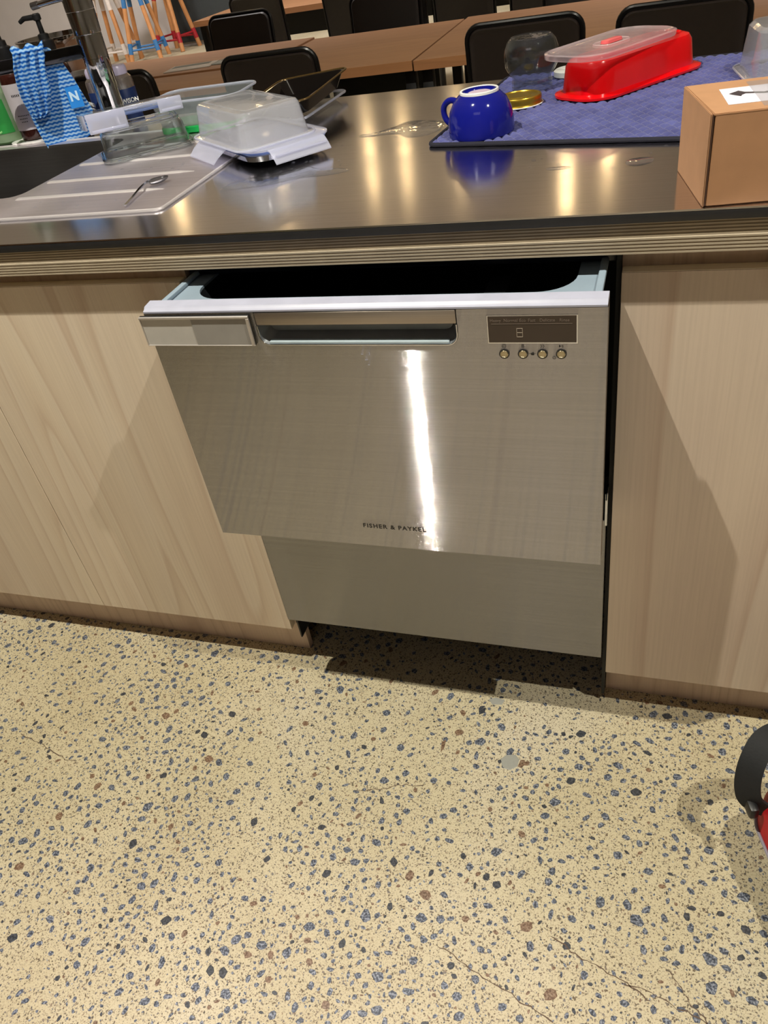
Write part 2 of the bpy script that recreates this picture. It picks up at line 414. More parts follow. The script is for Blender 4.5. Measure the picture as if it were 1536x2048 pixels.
def stone_mat(name, cols, sc=330):
    t = NT(name); co = t.n('ShaderNodeNewGeometry').outputs['Position']
    n1 = t.n('ShaderNodeTexNoise'); n1.inputs['Scale'].default_value = sc; n1.inputs['Detail'].default_value = 2; t.l(co, n1.inputs['Vector'])
    n2 = t.n('ShaderNodeTexNoise'); n2.inputs['Scale'].default_value = 60; t.l(co, n2.inputs['Vector'])
    a = t.ramp(n1.outputs[0], [(0.36, lin(cols[0])), (0.5, lin(cols[1])), (0.66, lin(cols[2]))])
    b = t.ramp(n2.outputs[0], [(0.3, (0.8, 0.82, 0.85, 1)), (0.7, (1.1, 1.1, 1.1, 1))])
    bsdf(t, t.mix(1.0, a, b, 'MULTIPLY'), 0.4)
    return t.m
M_stone = stone_mat('bluestone_chip', ((44, 48, 58), (86, 92, 104), (150, 154, 162)))
M_stone_d = stone_mat('dark_chip', ((40, 42, 46), (62, 64, 68), (80, 82, 88)))
M_stone_b = stone_mat('brown_chip', ((90, 66, 50), (124, 98, 76), (150, 128, 106)))
M_stone_g = simple('grey_filler', (150, 150, 142), 0.5, 0, 0.04, 200)
M_crack = simple('crack_dark', (96, 78, 62), 0.8)

# ------------------------------------------------------------------ room shell
bm = bm_(); box(bm, -9.0, 3.6, -3.6, 10.3, -0.1, 0.0); fl = struct('floor', bm, M_floor)
bm = bm_(); box(bm, -9.0, 3.6, 10.3, 10.4, 0, 3.0); struct('wall_back', bm, M_wall)
bm = bm_(); box(bm, -9.1, -9.0, -3.6, 10.4, 0, 3.0); struct('wall_left', bm, M_wall)
bm = bm_(); box(bm, 3.6, 3.7, -3.6, 10.4, 0, 3.0); struct('wall_right', bm, M_wall_r)
bm = bm_(); box(bm, -9.0, 3.6, -3.7, -3.6, 0, 3.0); struct('wall_rear', bm, M_wall_r)
bm = bm_(); box(bm, -9.1, 3.7, -3.7, 10.4, 3.0, 3.1); struct('ceiling', bm, M_ceil)
# charcoal door leaf and dark glazing on the far wall
bm = bm_(); box(bm, -5.90, -4.98, 10.24, 10.295, 0.05, 2.2, 0.005)
d1 = obj('door_1', bm, M_char); d1['kind'] = 'structure'
bm = bm_(); lathe(bm, [(0.015, 0), (0.015, 0.05), (0.03, 0.055), (0.03, 0.07)], 16); xf(bm, T(-5.08, 10.24, 1.0) @ rot(90, 'X')); obj('door_handle', bm, M_chrome, d1)
bm = bm_(); box(bm, -4.9, 1.2, 10.24, 10.295, 0.0, 2.5)
w1 = obj('window_1', bm, simple('dark_glazing', (10, 12, 15), 0.15)); w1['kind'] = 'structure'
for x in (-4.62, -3.4, -2.2, -1.0, 0.2):
    bm = bm_(); box(bm, x, x + 0.10, 10.20, 10.242, 0.0, 2.5, 0.004); obj('window_frame', bm, M_pwhite, w1)
bm = bm_(); box(bm, -9.0, -5.95, 10.28, 10.30, 0, 0.10, 0.003); b = struct('baseboard_back', bm, M_pwhite)

# --- aggregate stones in the floor
def chip(cx, cy, size, k=None):
    n = random.choice((7, 8, 9)); a0 = random.random() * 6.28; el = random.uniform(0.42, 0.92); ph = random.random() * PI
    P = []
    for i in range(n):
        a = 2 * PI * i / n + random.uniform(-.22, .22)
        r = size * random.uniform(.78, 1.12)
        x, y = r * math.cos(a), r * el * math.sin(a)
        P.append((cx + x * math.cos(ph) - y * math.sin(ph), cy + x * math.sin(ph) + y * math.cos(ph)))
    return P
def chip_mesh(bm, P, h=0.00035):
    cx = sum(p[0] for p in P) / len(P); cy = sum(p[1] for p in P) / len(P)
    lo = [bm.verts.new((p[0], p[1], 0)) for p in P]
    hi = [bm.verts.new((cx + (p[0] - cx) * .92, cy + (p[1] - cy) * .92, h)) for p in P]
    for i in range(len(P)):
        j = (i + 1) % len(P); bm.faces.new((lo[i], lo[j], hi[j], hi[i]))
    bm.faces.new(hi)
random.seed(11)
chips = []
for i in range(70000):
    x = random.uniform(-1.25, 1.4); y = random.uniform(-1.05, 0.50)
    dens = noise.noise(Vector((x * 5, y * 5, 0.3)))
    if random.random() > 0.60 + 0.7 * dens: continue
    # the bare cement patch near the right cupboard
    if 0.45 < x < 0.66 and -0.06 < y < 0.03 and random.random() < 0.8: continue
    s = random.choices((0.0015, 0.0027, 0.0043, 0.0060, 0.0084), (30, 30, 24, 12, 4))[0] * random.uniform(.8, 1.2)
    chips.append((x, y, s))
chips.sort(key=lambda c: -c[2]); grid = {}; kept = []
for c in chips:   # stones lie side by side, never one over another
    gx, gy = int(c[0] // .016), int(c[1] // .016); ok = True
    for ax in (-1, 0, 1):
        for ay in (-1, 0, 1):
            for d in grid.get((gx + ax, gy + ay), ()):
                if (c[0] - d[0]) ** 2 + (c[1] - d[1]) ** 2 < ((c[2] + d[2]) * 1.08) ** 2: ok = False; break
            if not ok: break
        if not ok: break
    if ok: kept.append(c); grid.setdefault((gx, gy), []).append(c)
chips = kept
big = [c for c in chips if c[2] > 0.0045 and -0.95 < c[0] < 1.0 and -0.85 < c[1] < 0.04]
big.sort(key=lambda c: c[1] * .4 - c[2] * 160); bigset = set(big[:292])
for mat, lo_, hi_ in ((M_stone, 0, .84), (M_stone_d, .84, .93), (M_stone_b, .93, 1.0)):
    bm = bm_()
    for c in chips:
        if c in bigset: continue
        q = (c[0] * 7919.13 + c[1] * 104.7) % 1.0
        if lo_ <= q < hi_: chip_mesh(bm, chip(c[0], c[1], c[2]), 0.00025)
    o = obj('stone_chips', bm, mat, fl, None, 0); o['kind'] = 'stuff'
proto = []
for k in range(14):
    bm = bm_(); chip_mesh(bm, chip(0, 0, 1.0), 0.06)
    me = bpy.data.meshes.new('stone'); bmesh.ops.recalc_face_normals(bm, faces=bm.faces); bm.to_mesh(me); bm.free()
    me.materials.append(M_stone if k < 11 else (M_stone_b if k == 11 else M_stone_d)); proto.append(me)
for c in big[:292]:
    o = bpy.data.objects.new('stone', random.choice(proto)); C.objects.link(o); o.parent = fl
    o.location = (c[0], c[1], 0); o.scale = (c[2], c[2], 0.006); o.rotation_euler = (0, 0, random.random() * 6.28)
def special(P, mat, lab):
    bm = bm_(); chip_mesh(bm, P, 0.0004); o = obj('stone', bm, mat, fl, lab, 0)
special([(0.437, -0.146), (0.446, -0.135), (0.462, -0.132), (0.470, -0.140), (0.468, -0.155), (0.457, -0.164), (0.444, -0.162)], M_stone_g, 'round patch of grey filler')
special([(0.472, -0.140), (0.479, -0.139), (0.481, -0.149), (0.474, -0.156), (0.469, -0.154)], M_stone_b, 'brown chip beside the grey filler')
special([(0.393, -0.022), (0.405, -0.016), (0.423, -0.018), (0.420, -0.030), (0.402, -0.033)], M_stone_g, 'grey filler patch at the shadow edge')
special([(0.378, -0.045), (0.392, -0.042), (0.391, -0.054), (0.382, -0.060)], M_stone_d, 'black chip near the shadow')
special([(0.327, -0.130), (0.334, -0.124), (0.335, -0.142), (0.330, -0.152)], M_stone_b, 'brown chip')
# hairline cracks
random.seed(3)
def crack(p, q, wob=0.006, wd=0.0011, n=26):
    bm = bm_(); pts = []; off = 0
    for i in range(n + 1):
        u = i / n; off += random.uniform(-wob, wob) * 0.5; off *= 0.9
        dx, dy = q[0] - p[0], q[1] - p[1]; L = math.hypot(dx, dy)
        pts.append((p[0] + dx * u - dy / L * off, p[1] + dy * u + dx / L * off, 0.0003))
    prev = None
    for i, pt in enumerate(pts):
        ww = wd * random.uniform(.3, 1) * (1 if 0 < i < n else .2)
        dx, dy = q[0] - p[0], q[1] - p[1]; L = math.hypot(dx, dy); nx, ny = -dy / L * ww, dx / L * ww
        a = bm.verts.new((pt[0] + nx, pt[1] + ny, pt[2])); b = bm.verts.new((pt[0] - nx, pt[1] - ny, pt[2]))
        if prev: bm.faces.new((prev[0], a, b, prev[1]))
        prev = (a, b)
    obj('crack', bm, M_crack, fl, None, 0)
crack((0.56, -0.42), (0.70, -0.475)); crack((0.66, -0.46), (0.83, -0.50)); crack((0.40, -0.47), (0.58, -0.53))
crack((-0.52, -0.27), (-0.36, -0.31)); crack((0.20, -0.26), (0.32, -0.22)); crack((0.72, -0.43), (0.78, -0.50))

# ------------------------------------------------------------------ bench
ZT = 0.899
bench = thing('worktop', 'long brushed steel worktop on a plywood edge above the dishwasher and cupboards', 'worktop', (0, 0, 0))
bm = bm_()
SX0, SX1, SY0, SY1 = -0.865, -0.412, 0.205, 0.575
def rloop(x0, x1, y0, y1, r):
    return [(p[0], p[1]) for p in rr(x1 - x0, y1 - y0, r, 0, (x0 + x1) / 2, (y0 + y1) / 2, 4)]
plate(bm, [(-2.3, -0.02), (2.4, -0.02), (2.4, 0.765), (-2.3, 0.765)], [rloop(SX0 - .004, SX1 + .004, SY0 - .004, SY1 + .004, .03)], ZT - 0.002, ZT)
obj('steel_top', bm, M_steel_top, bench, 'brushed steel skin', 0)
bm = bm_(); box(bm, -2.3, 2.4, -0.02, -0.012, ZT - 0.0125, ZT - 0.0022, 0.0008); box(bm, -2.3, 2.4, 0.757, 0.765, ZT - .0125, ZT - .0022)
obj('edge_strip', bm, M_steel_edge, bench, 'dark steel front edge')
# plywood layers: every ply its own strip
plc = [simple('ply_light', (176, 163, 142), 0.6), simple('ply_dark', (140, 124, 102), 0.7)]
for (y, z0, z1, n) in ((-0.0155, 0.8695, 0.8862, 9), (-0.0185, 0.8512, 0.8690, 9)):
    h = (z1 - z0) / n
    for k in range(n):
        dy = 0.0006 if k % 2 else 0
        bm = bm_(); box(bm, -2.3, 2.4, y + dy, 0.02, z0 + k * h, z0 + (k + 1) * h)
        obj('ply', bm, plc[k % 2], bench, None, 0)
bm = bm_(); box(bm, -2.29, -0.95, 0.021, 0.75, 0.852, 0.886); box(bm, -0.35, 2.39, 0.021, 0.75, 0.852, 0.886); obj('substrate', bm, M_kick, bench)

# ------------------------------------------------------------------ cupboards
def cupboard(name, label, x0, x1, doors, zb, zt, mats, lab):
    t = thing(name, label, 'cupboard', ((x0 + x1) / 2, 0.3, 0)); ox, oy = (x0 + x1) / 2, 0.3
    bm = bm_(); box(bm, x0 - ox, x1 - ox, 0.0195 - oy, 0.72 - oy, 0.1005, 0.8505 if x0 > 0 else .70); obj('carcass', bm, M_kick, t)
    if x0 < 0:
        bm = bm_(); box(bm, x0 - ox, x1 - ox, 0.0195 - oy, 0.06 - oy, 0.7002, 0.8505); obj('top_rail', bm, M_kick, t)
        bm = bm_(); box(bm, x1 - ox - .018, x1 - ox, 0.0605 - oy, 0.72 - oy, 0.7002, 0.8505); obj('side_panel', bm, M_kick, t)
    for i, (a, b) in enumerate(doors):
        bm = bm_(); box(bm, a - ox, b - ox, 0.0 - oy, 0.018 - oy, zb, zt, 0.0006, 1)
        d = obj('door', bm, mats[i], t, lab[i])
        bm = bm_(); box(bm, a - ox + .0008, b - ox - .0008, 0.0008 - oy, 0.0176 - oy, zt + .00005, zt + 0.0006); obj('edge_band', bm, M_edgeband, d)
    bm = bm_(); box(bm, x0 - ox, x1 - ox - (0 if x0 > 0 else 0), 0.042 - oy, 0.058 - oy, 0.0, 0.0998, 0.0005, 1); obj('kickboard', bm, M_kick, t, 'pinkish birch kickboard')
    return t
cupboard('cupboard', 'pale birch plywood cupboard left of the dishwasher, two doors', -1.06, 0.0, [(-1.05, -0.4503), (-0.4487, -0.0006)], 0.1037, 0.8266, [M_birch_b, M_birch], ['door with wavy grain at the frame edge', 'door with straight grain beside the dishwasher'])
cupboard('cupboard', 'pale birch plywood cupboard right of the dishwasher, with oval knot figure', 0.6017, 1.21, [(0.6022, 1.205)], 0.0954, 0.8222, [M_birch_r], ['door with oval knot figure'])

# ------------------------------------------------------------------ dishwasher
dw = thing('dishwasher', 'stainless steel drawer dishwasher with its top drawer pulled partly open', 'dishwasher', (0.30, 0.3, 0))
D = T(-0.30, -0.3, 0)
def dwo(name, bm, mat, label=None, parent=None, smooth=35):
    xf(bm, D); return obj(name, bm, mat, parent or dw, label, smooth)
X0, X1, YF = -0.0026, 0.5941, -0.0977
ZPB, ZPT = 0.4413, 0.8245
# chassis
bm = bm_(); box(bm, 0.003, 0.5985, 0.025, 0.045, 0.826, 0.8495, 0.003); dwo('chassis_top', bm, M_navy, 'navy black top trim')
bm = bm_(); box(bm, 0.0015, 0.0045, 0.02, 0.62, 0.06, 0.8255); dwo('chassis_side', bm, M_black)
bm = bm_(); box(bm, 0.5955, 0.6010, 0.012, 0.62, 0.02, 0.8495); dwo('chassis_side', bm, M_rubber)
bm = bm_(); box(bm, 0.003, 0.5985, 0.60, 0.62, 0.06, 0.8495); dwo('chassis_back', bm, M_rubber)
bm = bm_(); box(bm, 0.003, 0.5985, 0.046, 0.5995, 0.845, 0.8495); dwo('chassis_roof', bm, M_rubber)
bm = bm_(); box(bm, 0.03, 0.57, 0.52, 0.54, 0.0, 0.135); dwo('base', bm, M_rubber)
# front panel with the handle recess cut out
HX0, HX1, HZ0, HZ1 = 0.160, 0.4235, 0.7785, ZPT
bm = bm_()
def arc(cx, cz, r, a0, a1, n=6): return [(cx + r * math.cos(R_(a0 + (a1 - a0) * i / n)), cz + r * math.sin(R_(a0 + (a1 - a0) * i / n))) for i in range(n + 1)]
rr_ = 0.014
outline = [(X0, ZPB), (X1, ZPB), (X1, ZPT), (HX1, ZPT)] + list(reversed(arc(HX1 - rr_, HZ0 + rr_, rr_, -90, 0))) + list(reversed(arc(HX0 + rr_, HZ0 + rr_, rr_, 180, 270))) + [(HX0, ZPT), (X0, ZPT)]
plate(bm, outline, [], 0, 0.0015)
xf(bm, T(0, YF, 0) @ rot(90, 'X') @ T(0, 0, -0.0015 + 0.0)); 
dwo('front_panel', bm, M_steel_door, 'brushed steel drawer front', None, 0)
for xa in (X0 + .0004, X1 - .0019):
    bm = bm_(); box(bm, xa, xa + .0015, YF + .002, YF + .028, ZPB, ZPT - .001); dwo('panel_side', bm, M_steel_low, 'folded steel side of the drawer front')
bm = bm_(); box(bm, X0 + .002, X1 - .002, YF + .022, YF + .028, ZPB + .001, ZPT - .001); dwo('panel_backing', bm, M_tubgrey)
# recess scoop
hd = bpy.data.objects.new('handle', None); C.objects.link(hd); hd.parent = dw; hd.location = (0, 0, 0); hd['label'] = 'recessed bar handle in the drawer front'
bm = bm_()
def usec(y, ins, zi):
    a = HX0 + ins; b = HX1 - ins; r = rr_ - ins * 0.3
    return [(a, y, 0.8075)] + [(p[0], y, p[1] + zi) for p in arc(a + r, HZ0 + r + ins, r, 180, 270)] + [(p[0], y, p[1] + zi) for p in arc(b - r, HZ0 + r + ins, r, 270, 360)] + [(b, y, 0.8075)]
loft(bm, [usec(YF - .0012, 0.0005, 0), usec(YF + .004, 0.002, 0), usec(YF + .010, 0.0055, 0), usec(YF + .019, 0.009, 0.003)], False, True, False)
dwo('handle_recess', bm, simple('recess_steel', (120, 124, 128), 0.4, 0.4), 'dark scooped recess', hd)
bm = bm_(); pts = [(HX0 + .001, YF - .0008, 0.806)] + [(p[0], YF - .0008, p[1]) for p in arc(HX0 + rr_, HZ0 + rr_, rr_ - .001, 180, 270)] + [(p[0], YF - .0008, p[1]) for p in arc(HX1 - rr_, HZ0 + rr_, rr_ - .001, 270, 360)] + [(HX1 - .001, YF - .0008, 0.806)]
tube(bm, pts, 0.0009, 6); dwo('handle_rim', bm, M_chrome, 'bright rim of the recess', hd)
bm = bm_(); box(bm, HX0 + .012, HX1 - .012, YF + .0005, YF + .015, HZ0 + .0012, HZ0 + .0050, .0012); dwo('handle_lip', bm, simple('pale_lip', (190, 206, 214), 0.3, 0.3), 'pale lower lip of the recess', hd)
bm = bm_(); box(bm, HX0 + .0008, HX1 - .0008, YF - .0012, YF + .014, 0.8070, ZPT - .0004, 0.0012); dwo('handle_bar', bm, brushed('bar_steel', (168, 158, 148), 0.42, 0.6, (0, 0, 1), (2, 500, 500)), 'flat brushed grip bar', hd)
# white top trim and tub rim
bm = bm_()
prof = [(YF - .0005, ZPT + .0008), (YF - .0005, ZPT + .003), (YF + .003, ZPT + .0045), (YF + .006, ZPT + .0075), (YF + .022, ZPT + .009), (YF + .026, ZPT + .006), (YF + .026, ZPT + .0008)]
loft(bm, [[(X0 + .0005, y, z) for y, z in prof], [(X0 + .0025, y, z) for y, z in prof], [(X1 - .0025, y, z) for y, z in prof], [(X1 - .0005, y, z) for y, z in prof]])
dwo('top_trim', bm, M_tubwhite, 'lilac white plastic strip along the drawer front')
bm = bm_(); box(bm, X0 + .001, X1 - .001, YF + .0002, YF + .02, ZPT - .0002, ZPT + .0008); dwo('trim_seal', bm, M_black)
tub = bpy.data.objects.new('tub', None); C.objects.link(tub); tub.parent = dw; tub['label'] = 'grey plastic tub of the open drawer'
TX0, TX1, TY0, TY1 = 0.012, 0.585, YF + .027, 0.43
bm = bm_()
plate(bm, [(TX0, TY0), (TX1, TY0), (TX1, TY1), (TX0, TY1)], [[(p[0], p[1]) for p in rr(TX1 - TX0 - .064, TY1 - TY0 - .012 - .02, .045, 0, (TX0 + TX1) / 2, (TY0 + TY1) / 2 - .002, 8)]], 0.822, 0.8255)
dwo('tub_rim', bm, M_tubgrey, 'blue grey plastic rim', tub, 0)
for xx in ((TX0 - .001, TX0 + .008), (TX1 - .008, TX1 + .001)):
    bm = bm_(); box(bm, xx[0], xx[1], TY0, TY1, 0.8256, 0.8315, 0.002); dwo('rim_rail', bm, M_tubgrey, 'raised rail on the rim', tub)
bm = bm_(); box(bm, TX0 + .012, TX1 - .012, TY0 - .004, TY0 + .006, 0.8257, 0.829, 0.0015); dwo('rim_step', bm, M_tubwhite, None, tub)
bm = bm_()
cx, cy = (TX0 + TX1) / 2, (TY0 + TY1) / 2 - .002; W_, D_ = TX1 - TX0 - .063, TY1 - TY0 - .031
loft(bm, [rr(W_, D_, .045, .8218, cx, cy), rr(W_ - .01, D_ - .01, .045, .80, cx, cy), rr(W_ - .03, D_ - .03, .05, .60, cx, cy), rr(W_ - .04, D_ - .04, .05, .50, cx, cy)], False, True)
dwo('tub_wall', bm, M_tubshade, 'inside of the tub with its shade painted dark', tub)
for k in range(2):
    x = 0.437 if k == 0 else 0.545
    bm = bm_(); box(bm, x, x + .028 - k * .014, TY0 + .012, TY0 + .30, 0.80, 0.804, .001); dwo('rack_rail', bm, M_tubshade, None, tub)
    bm = bm_(); box(bm, x, x + .028 - k * .012, TY0 + .010, TY0 + .022, 0.805, 0.8225, .002); dwo('rail_clip', bm, M_tubgrey, None, tub)
for k in range(9):
    bm = bm_(); x = 0.09 + k * .04
    tube(bm, [(x, TY0 + .05, .56), (x, TY0 + .05, .66), (x, TY0 + .09, .70), (x, TY0 + .30, .70), (x, TY0 + .32, .56)], .002, 6); dwo('rack_wire', bm, M_tubshade, None, tub)
# lower panel
bm = bm_(); box(bm, X0, X1, 0.0, 0.018, 0.1317, 0.4405, 0.0008, 1); dwo('lower_panel', bm, M_steel_low, 'closed lower steel panel')
bm = bm_(); box(bm, X1 - .0015, X1 + .0022, -0.012, 0.012, .44, .50, .0008, 1); dwo('side_catch', bm, M_chrome)
# display
dsp = bpy.data.objects.new('display', None); C.objects.link(dsp); dsp.parent = dw; dsp['label'] = 'dark brown display window'
bm = bm_(); box(bm, 0.4585, 0.5620, YF - .0006, YF + .001, 0.7808, 0.8168, 0.0004, 1); dwo('display_frame', bm, M_chrome, None, dsp)
bm = bm_(); box(bm, 0.4600, 0.5605, YF - .0011, YF - .0004, 0.7826, 0.8158, 0.0003, 1); dwo('display_glass', bm, simple('display_brown', (58, 46, 38), 0.25), None, dsp)
M_dt = simple('display_text', (118, 104, 94), 0.5)
FX = rot(90, 'X')
for s, x in (('Heavy', .4625), ('Normal', .4785), ('Eco', .4965), ('Fast', .5065), ('Delicate', .5195), ('Rinse', .5415)):
    text('display_text', s, 0.0052, M_dt, dsp, D @ T(x, YF - .00125, .8088) @ FX)
bm = bm_(); box(bm, 0.4640, 0.5560, YF - .0014, YF - .0011, .8060, .8064); dwo('display_line', bm, M_dt, None, dsp)
bm = bm_()
for a, b, c, d in ((.4930, .5000, .7897, .7901), (.4930, .5000, .7950, .7954), (.4930, .5000, .8003, .8007), (.4930, .4934, .7897, .8007), (.4996, .5000, .7897, .8007)):
    box(bm, a, b, YF - .0014, YF - .0011, c, d)
dwo('display_icon', bm, simple('display_icon', (190, 176, 160), 0.5), 'two drawer icon', dsp)
for i, x in enumerate((0.4772, 0.4993, 0.5218, 0.5433)):
    bm = bm_(); lathe(bm, [(0.0062, 0), (0.0062, 0.0008), (0.0052, 0.0008), (0.0052, 0.0002)], 28, False, False); xf(bm, T(x, YF, .7677) @ FX)
    bt = dwo('button', bm, M_steel_edge)
    bm = bm_(); lathe(bm, [(0.0048, 0.0001), (0.0048, 0.0016), (0.0044, 0.0020), (0.0036, 0.0020), (0.0034, 0.0017), (0.0001, 0.0017)], 28); xf(bm, T(x, YF, .7677) @ FX)
    b2 = dwo('button_cap', bm, brushed('button_steel', (176, 166, 140), 0.3, 0.3), None, bt)
    if i == 0:
        bm = bm_(); tube(bm, [(x + .0022 * math.cos(a * PI / 8), YF - .0002, .7775 + .0022 * math.sin(a * PI / 8)) for a in range(16)], .0003, 4, True); box(bm, x - .0003, x + .0003, YF - .0005, YF, .7766, .7784)
        dwo('button_symbol', bm, M_inkb)
    elif i == 1:
        bm = bm_()
        for a, b, c, d in ((-.0014, .0014, -.0019, -.0015), (-.0014, .0014, -.0002, .0002), (-.0014, .0014, .0015, .0019), (-.0014, -.001, -.0019, .0019), (.001, .0014, -.0019, .0019)):
            box(bm, x + a, x + b, YF - .0004, YF, .7775 + c, .7775 + d)
        dwo('button_symbol', bm, M_inkb)
    elif i == 2:
        bm = bm_()
        for dx in (-.002, .0005):
            tube(bm, [(x + dx, YF - .0002, .7792), (x + dx + .0018, YF - .0002, .7775), (x + dx, YF - .0002, .7758)], .0003, 4)
        dwo('button_symbol', bm, M_inkb)
    else:
        bm = bm_()
        v = [bm.verts.new(p) for p in ((x - .0025, YF - .0003, .7790), (x - .0025, YF - .0003, .7760), (x + .0, YF - .0003, .7775))]; bm.faces.new(v)
        box(bm, x + .0004, x + .001, YF - .0004, YF, .7761, .7789); box(bm, x + .0016, x + .0022, YF - .0004, YF, .7761, .7789)
        dwo('button_symbol', bm, M_inkb)
bm = bm_(); box(bm, .5078, .5092, YF - .0005, YF, .7672, .7684); box(bm, .5088, .5122, YF - .0006, YF, .7662, .7682)
tube(bm, [(.5095 + .0012 * (1 - math.cos(a * PI / 6)), YF - .0003, .768 + .0015 * math.sin(a * PI / 6)) for a in range(7)], .0003, 4)
box(bm, .5060, .5072, YF - .0004, YF, .7676, .7679); box(bm, .5128, .5140, YF - .0004, YF, .7676, .7679)
dwo('lock_symbol', bm, M_inkb)
bm = bm_(); tube(bm, [(.5352 + .0018 * math.cos(a * PI / 8), YF - .0002, .7628 + .0018 * math.sin(a * PI / 8)) for a in range(16)], .00025, 4, True); box(bm, .5350, .5354, YF - .0004, YF, .7627, .7642); dwo('timer_symbol', bm, M_inkb)
text('brand_lettering', 'FISHER & PAYKEL', 0.0107, M_inkb, dw, D @ T(0.2972, YF - .00006, .4772) @ FX, 'black maker lettering', 0.00034, 0.00003, 'CENTER', 1.22)
bm = bm_()
for x, z, a, b in ((.300, .758, .004, .0006), (.307, .765, .0008, .004), (.296, .766, .003, .0005), (.303, .751, .002, .0005)): box(bm, x, x + a, YF - .00015, YF, z, z + b)
dwo('scuff', bm, M_tubwhite, 'small pale scuffs under the handle')
# sliding status sign stuck to the front
sg = thing('dishwasher_sign', 'grey metal sliding sign stuck on the dishwasher front at its left corner', 'sign', (0.073, YF - .002, .78))
S_ = T(-.073, -YF + .002, -.78)
def sgo(n, bm, mat, lab=None): xf(bm, S_); return obj(n, bm, mat, sg, lab)
gx0, gx1, gz0, gz1 = -0.0085, 0.1545, 0.7805, 0.8225
bm = bm_(); box(bm, gx0, gx1, YF - .0040, YF - .0008, gz0, gz1, .0005, 1); sgo('sign_base', bm, M_black)
bm = bm_()
box(bm, gx0, gx1, YF - .0075, YF - .0041, gz1 - .0035, gz1, .0006, 1); box(bm, gx0, gx1, YF - .0060, YF - .0041, gz0, gz0 + .0014, .0004, 1)
box(bm, gx0, gx0 + .0012, YF - .0060, YF - .0041, gz0 + .0014, gz1 - .0035); box(bm, gx1 - .004, gx1, YF - .0075, YF - .0041, gz0 + .0014, gz1 - .0035, .0005, 1)
sgo('sign_frame', bm, simple('satin_alu', (214, 208, 204), 0.35, 0.7), 'satin aluminium frame')
bm = bm_(); box(bm, gx0 + .0013, gx0 + .078, YF - .0050, YF - .0041, gz0 + .0015, gz1 - .0036); sgo('sign_face', bm, simple('sign_face', (196, 193, 188), 0.4, 0.1), 'lighter left half')
bm = bm_(); box(bm, gx0 + .078, gx1 - .0041, YF - .0056, YF - .0041, gz0 + .0015, gz1 - .0036); sgo('sign_slider', bm, simple('sign_slider', (156, 153, 149), 0.4, 0.1), 'darker right half')

# ------------------------------------------------------------------ sink
sink = thing('sink', 'inset steel sink with ribbed drainer at the left of the worktop', 'sink', (-0.6, 0.35, 0.70))
def sk(n, bm, mat, lab=None, sm=35): xf(bm, T(0.6, -0.35, -0.70)); return obj(n, bm, mat, sink, lab, sm)
bm = bm_(); plate(bm, rloop(-1.25, -0.055, 0.088, 0.605, .012), [rloop(SX0, SX1, SY0, SY1, .028)], ZT + .0002, ZT + .0022); sk('rim_plate', bm, M_sink, None, 0)
bm = bm_(); tube(bm, [(p[0], p[1], ZT + .0020) for p in rloop(-1.25, -0.055, 0.088, 0.605, .012)], .0026, 8, True); sk('rim_bead', bm, M_rib, 'bright rolled rim')
bm = bm_()
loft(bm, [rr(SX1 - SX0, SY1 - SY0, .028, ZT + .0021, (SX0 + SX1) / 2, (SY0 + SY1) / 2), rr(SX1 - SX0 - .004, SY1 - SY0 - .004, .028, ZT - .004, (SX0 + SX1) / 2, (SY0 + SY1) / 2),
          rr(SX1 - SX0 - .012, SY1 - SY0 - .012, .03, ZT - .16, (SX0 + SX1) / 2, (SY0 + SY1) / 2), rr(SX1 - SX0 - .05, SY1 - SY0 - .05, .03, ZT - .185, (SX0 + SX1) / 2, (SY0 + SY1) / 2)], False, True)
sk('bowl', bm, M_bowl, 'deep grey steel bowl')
bm = bm_(); lathe(bm, [(.045, 0), (.045, .003), (.035, .003), (.03, .0005)], 32); xf(bm, T(-.64, .39, ZT - .1848)); sk('drain', bm, M_chrome)
for k, (y, xa, xb) in enumerate(((0.192, -.402, -.108), (0.281, -.402, -.100), (0.385, -.404, -.10), (0.480, -.408, -.12))):
    bm = bm_(); rings = []
    for x, h, wd in ((xa, .0022, .004), (xa + .006, .0048, .005), (xb - .03, .0044, .005), (xb, .0024, .002)):
        rings.append([(x, y - wd, ZT + .0021), (x, y - wd * .3, ZT + h), (x, y + wd * .5, ZT + h), (x, y + wd, ZT + .0021)])
    loft(bm, rings); sk('drainer_rib', bm, M_rib)
# ------------------------------------------------------------------ tap
tap = thing('mixer_tap', 'tall chrome mixer tap with a flat bar spout, cloth over the spout', 'tap', (-.488, .66, ZT))
bm = bm_(); lathe(bm, [(.030, .0), (.030, .006), (.0255, .010), (.0255, .085), (.0262, .086), (.0262, .140)], 40); obj('tap_base', bm, M_chrome, tap)
bm = bm_(); lathe(bm, [(.0266, .1405), (.0266, .182), (.0262, .183)], 40); obj('spout_collar', bm, M_chrome, tap)
bm = bm_(); lathe(bm, [(.0270, .1835), (.0275, .184), (.0285, .222), (.028, .2235)], 40); obj('tap_body', bm, M_chrome, tap)
bm = bm_(); lathe(bm, [(.0288, .224), (.0292, .262), (.0285, .285), (.024, .293), (.0001, .295)], 40); obj('tap_head', bm, M_chrome, tap)
bm = bm_(); tube(bm, [(-.02, 0, .250), (-.05, -.006, .2475), (-.096, -.014, .2435)], [.0065, .006, .0055], 12); lev = obj('lever', bm, M_chrome, tap)
bm = bm_(); tube(bm, [(-.084, -.0118, .2447), (-.099, -.0145, .2433)], .0068, 12); obj('lever_tip', bm, M_steel_low, lev)
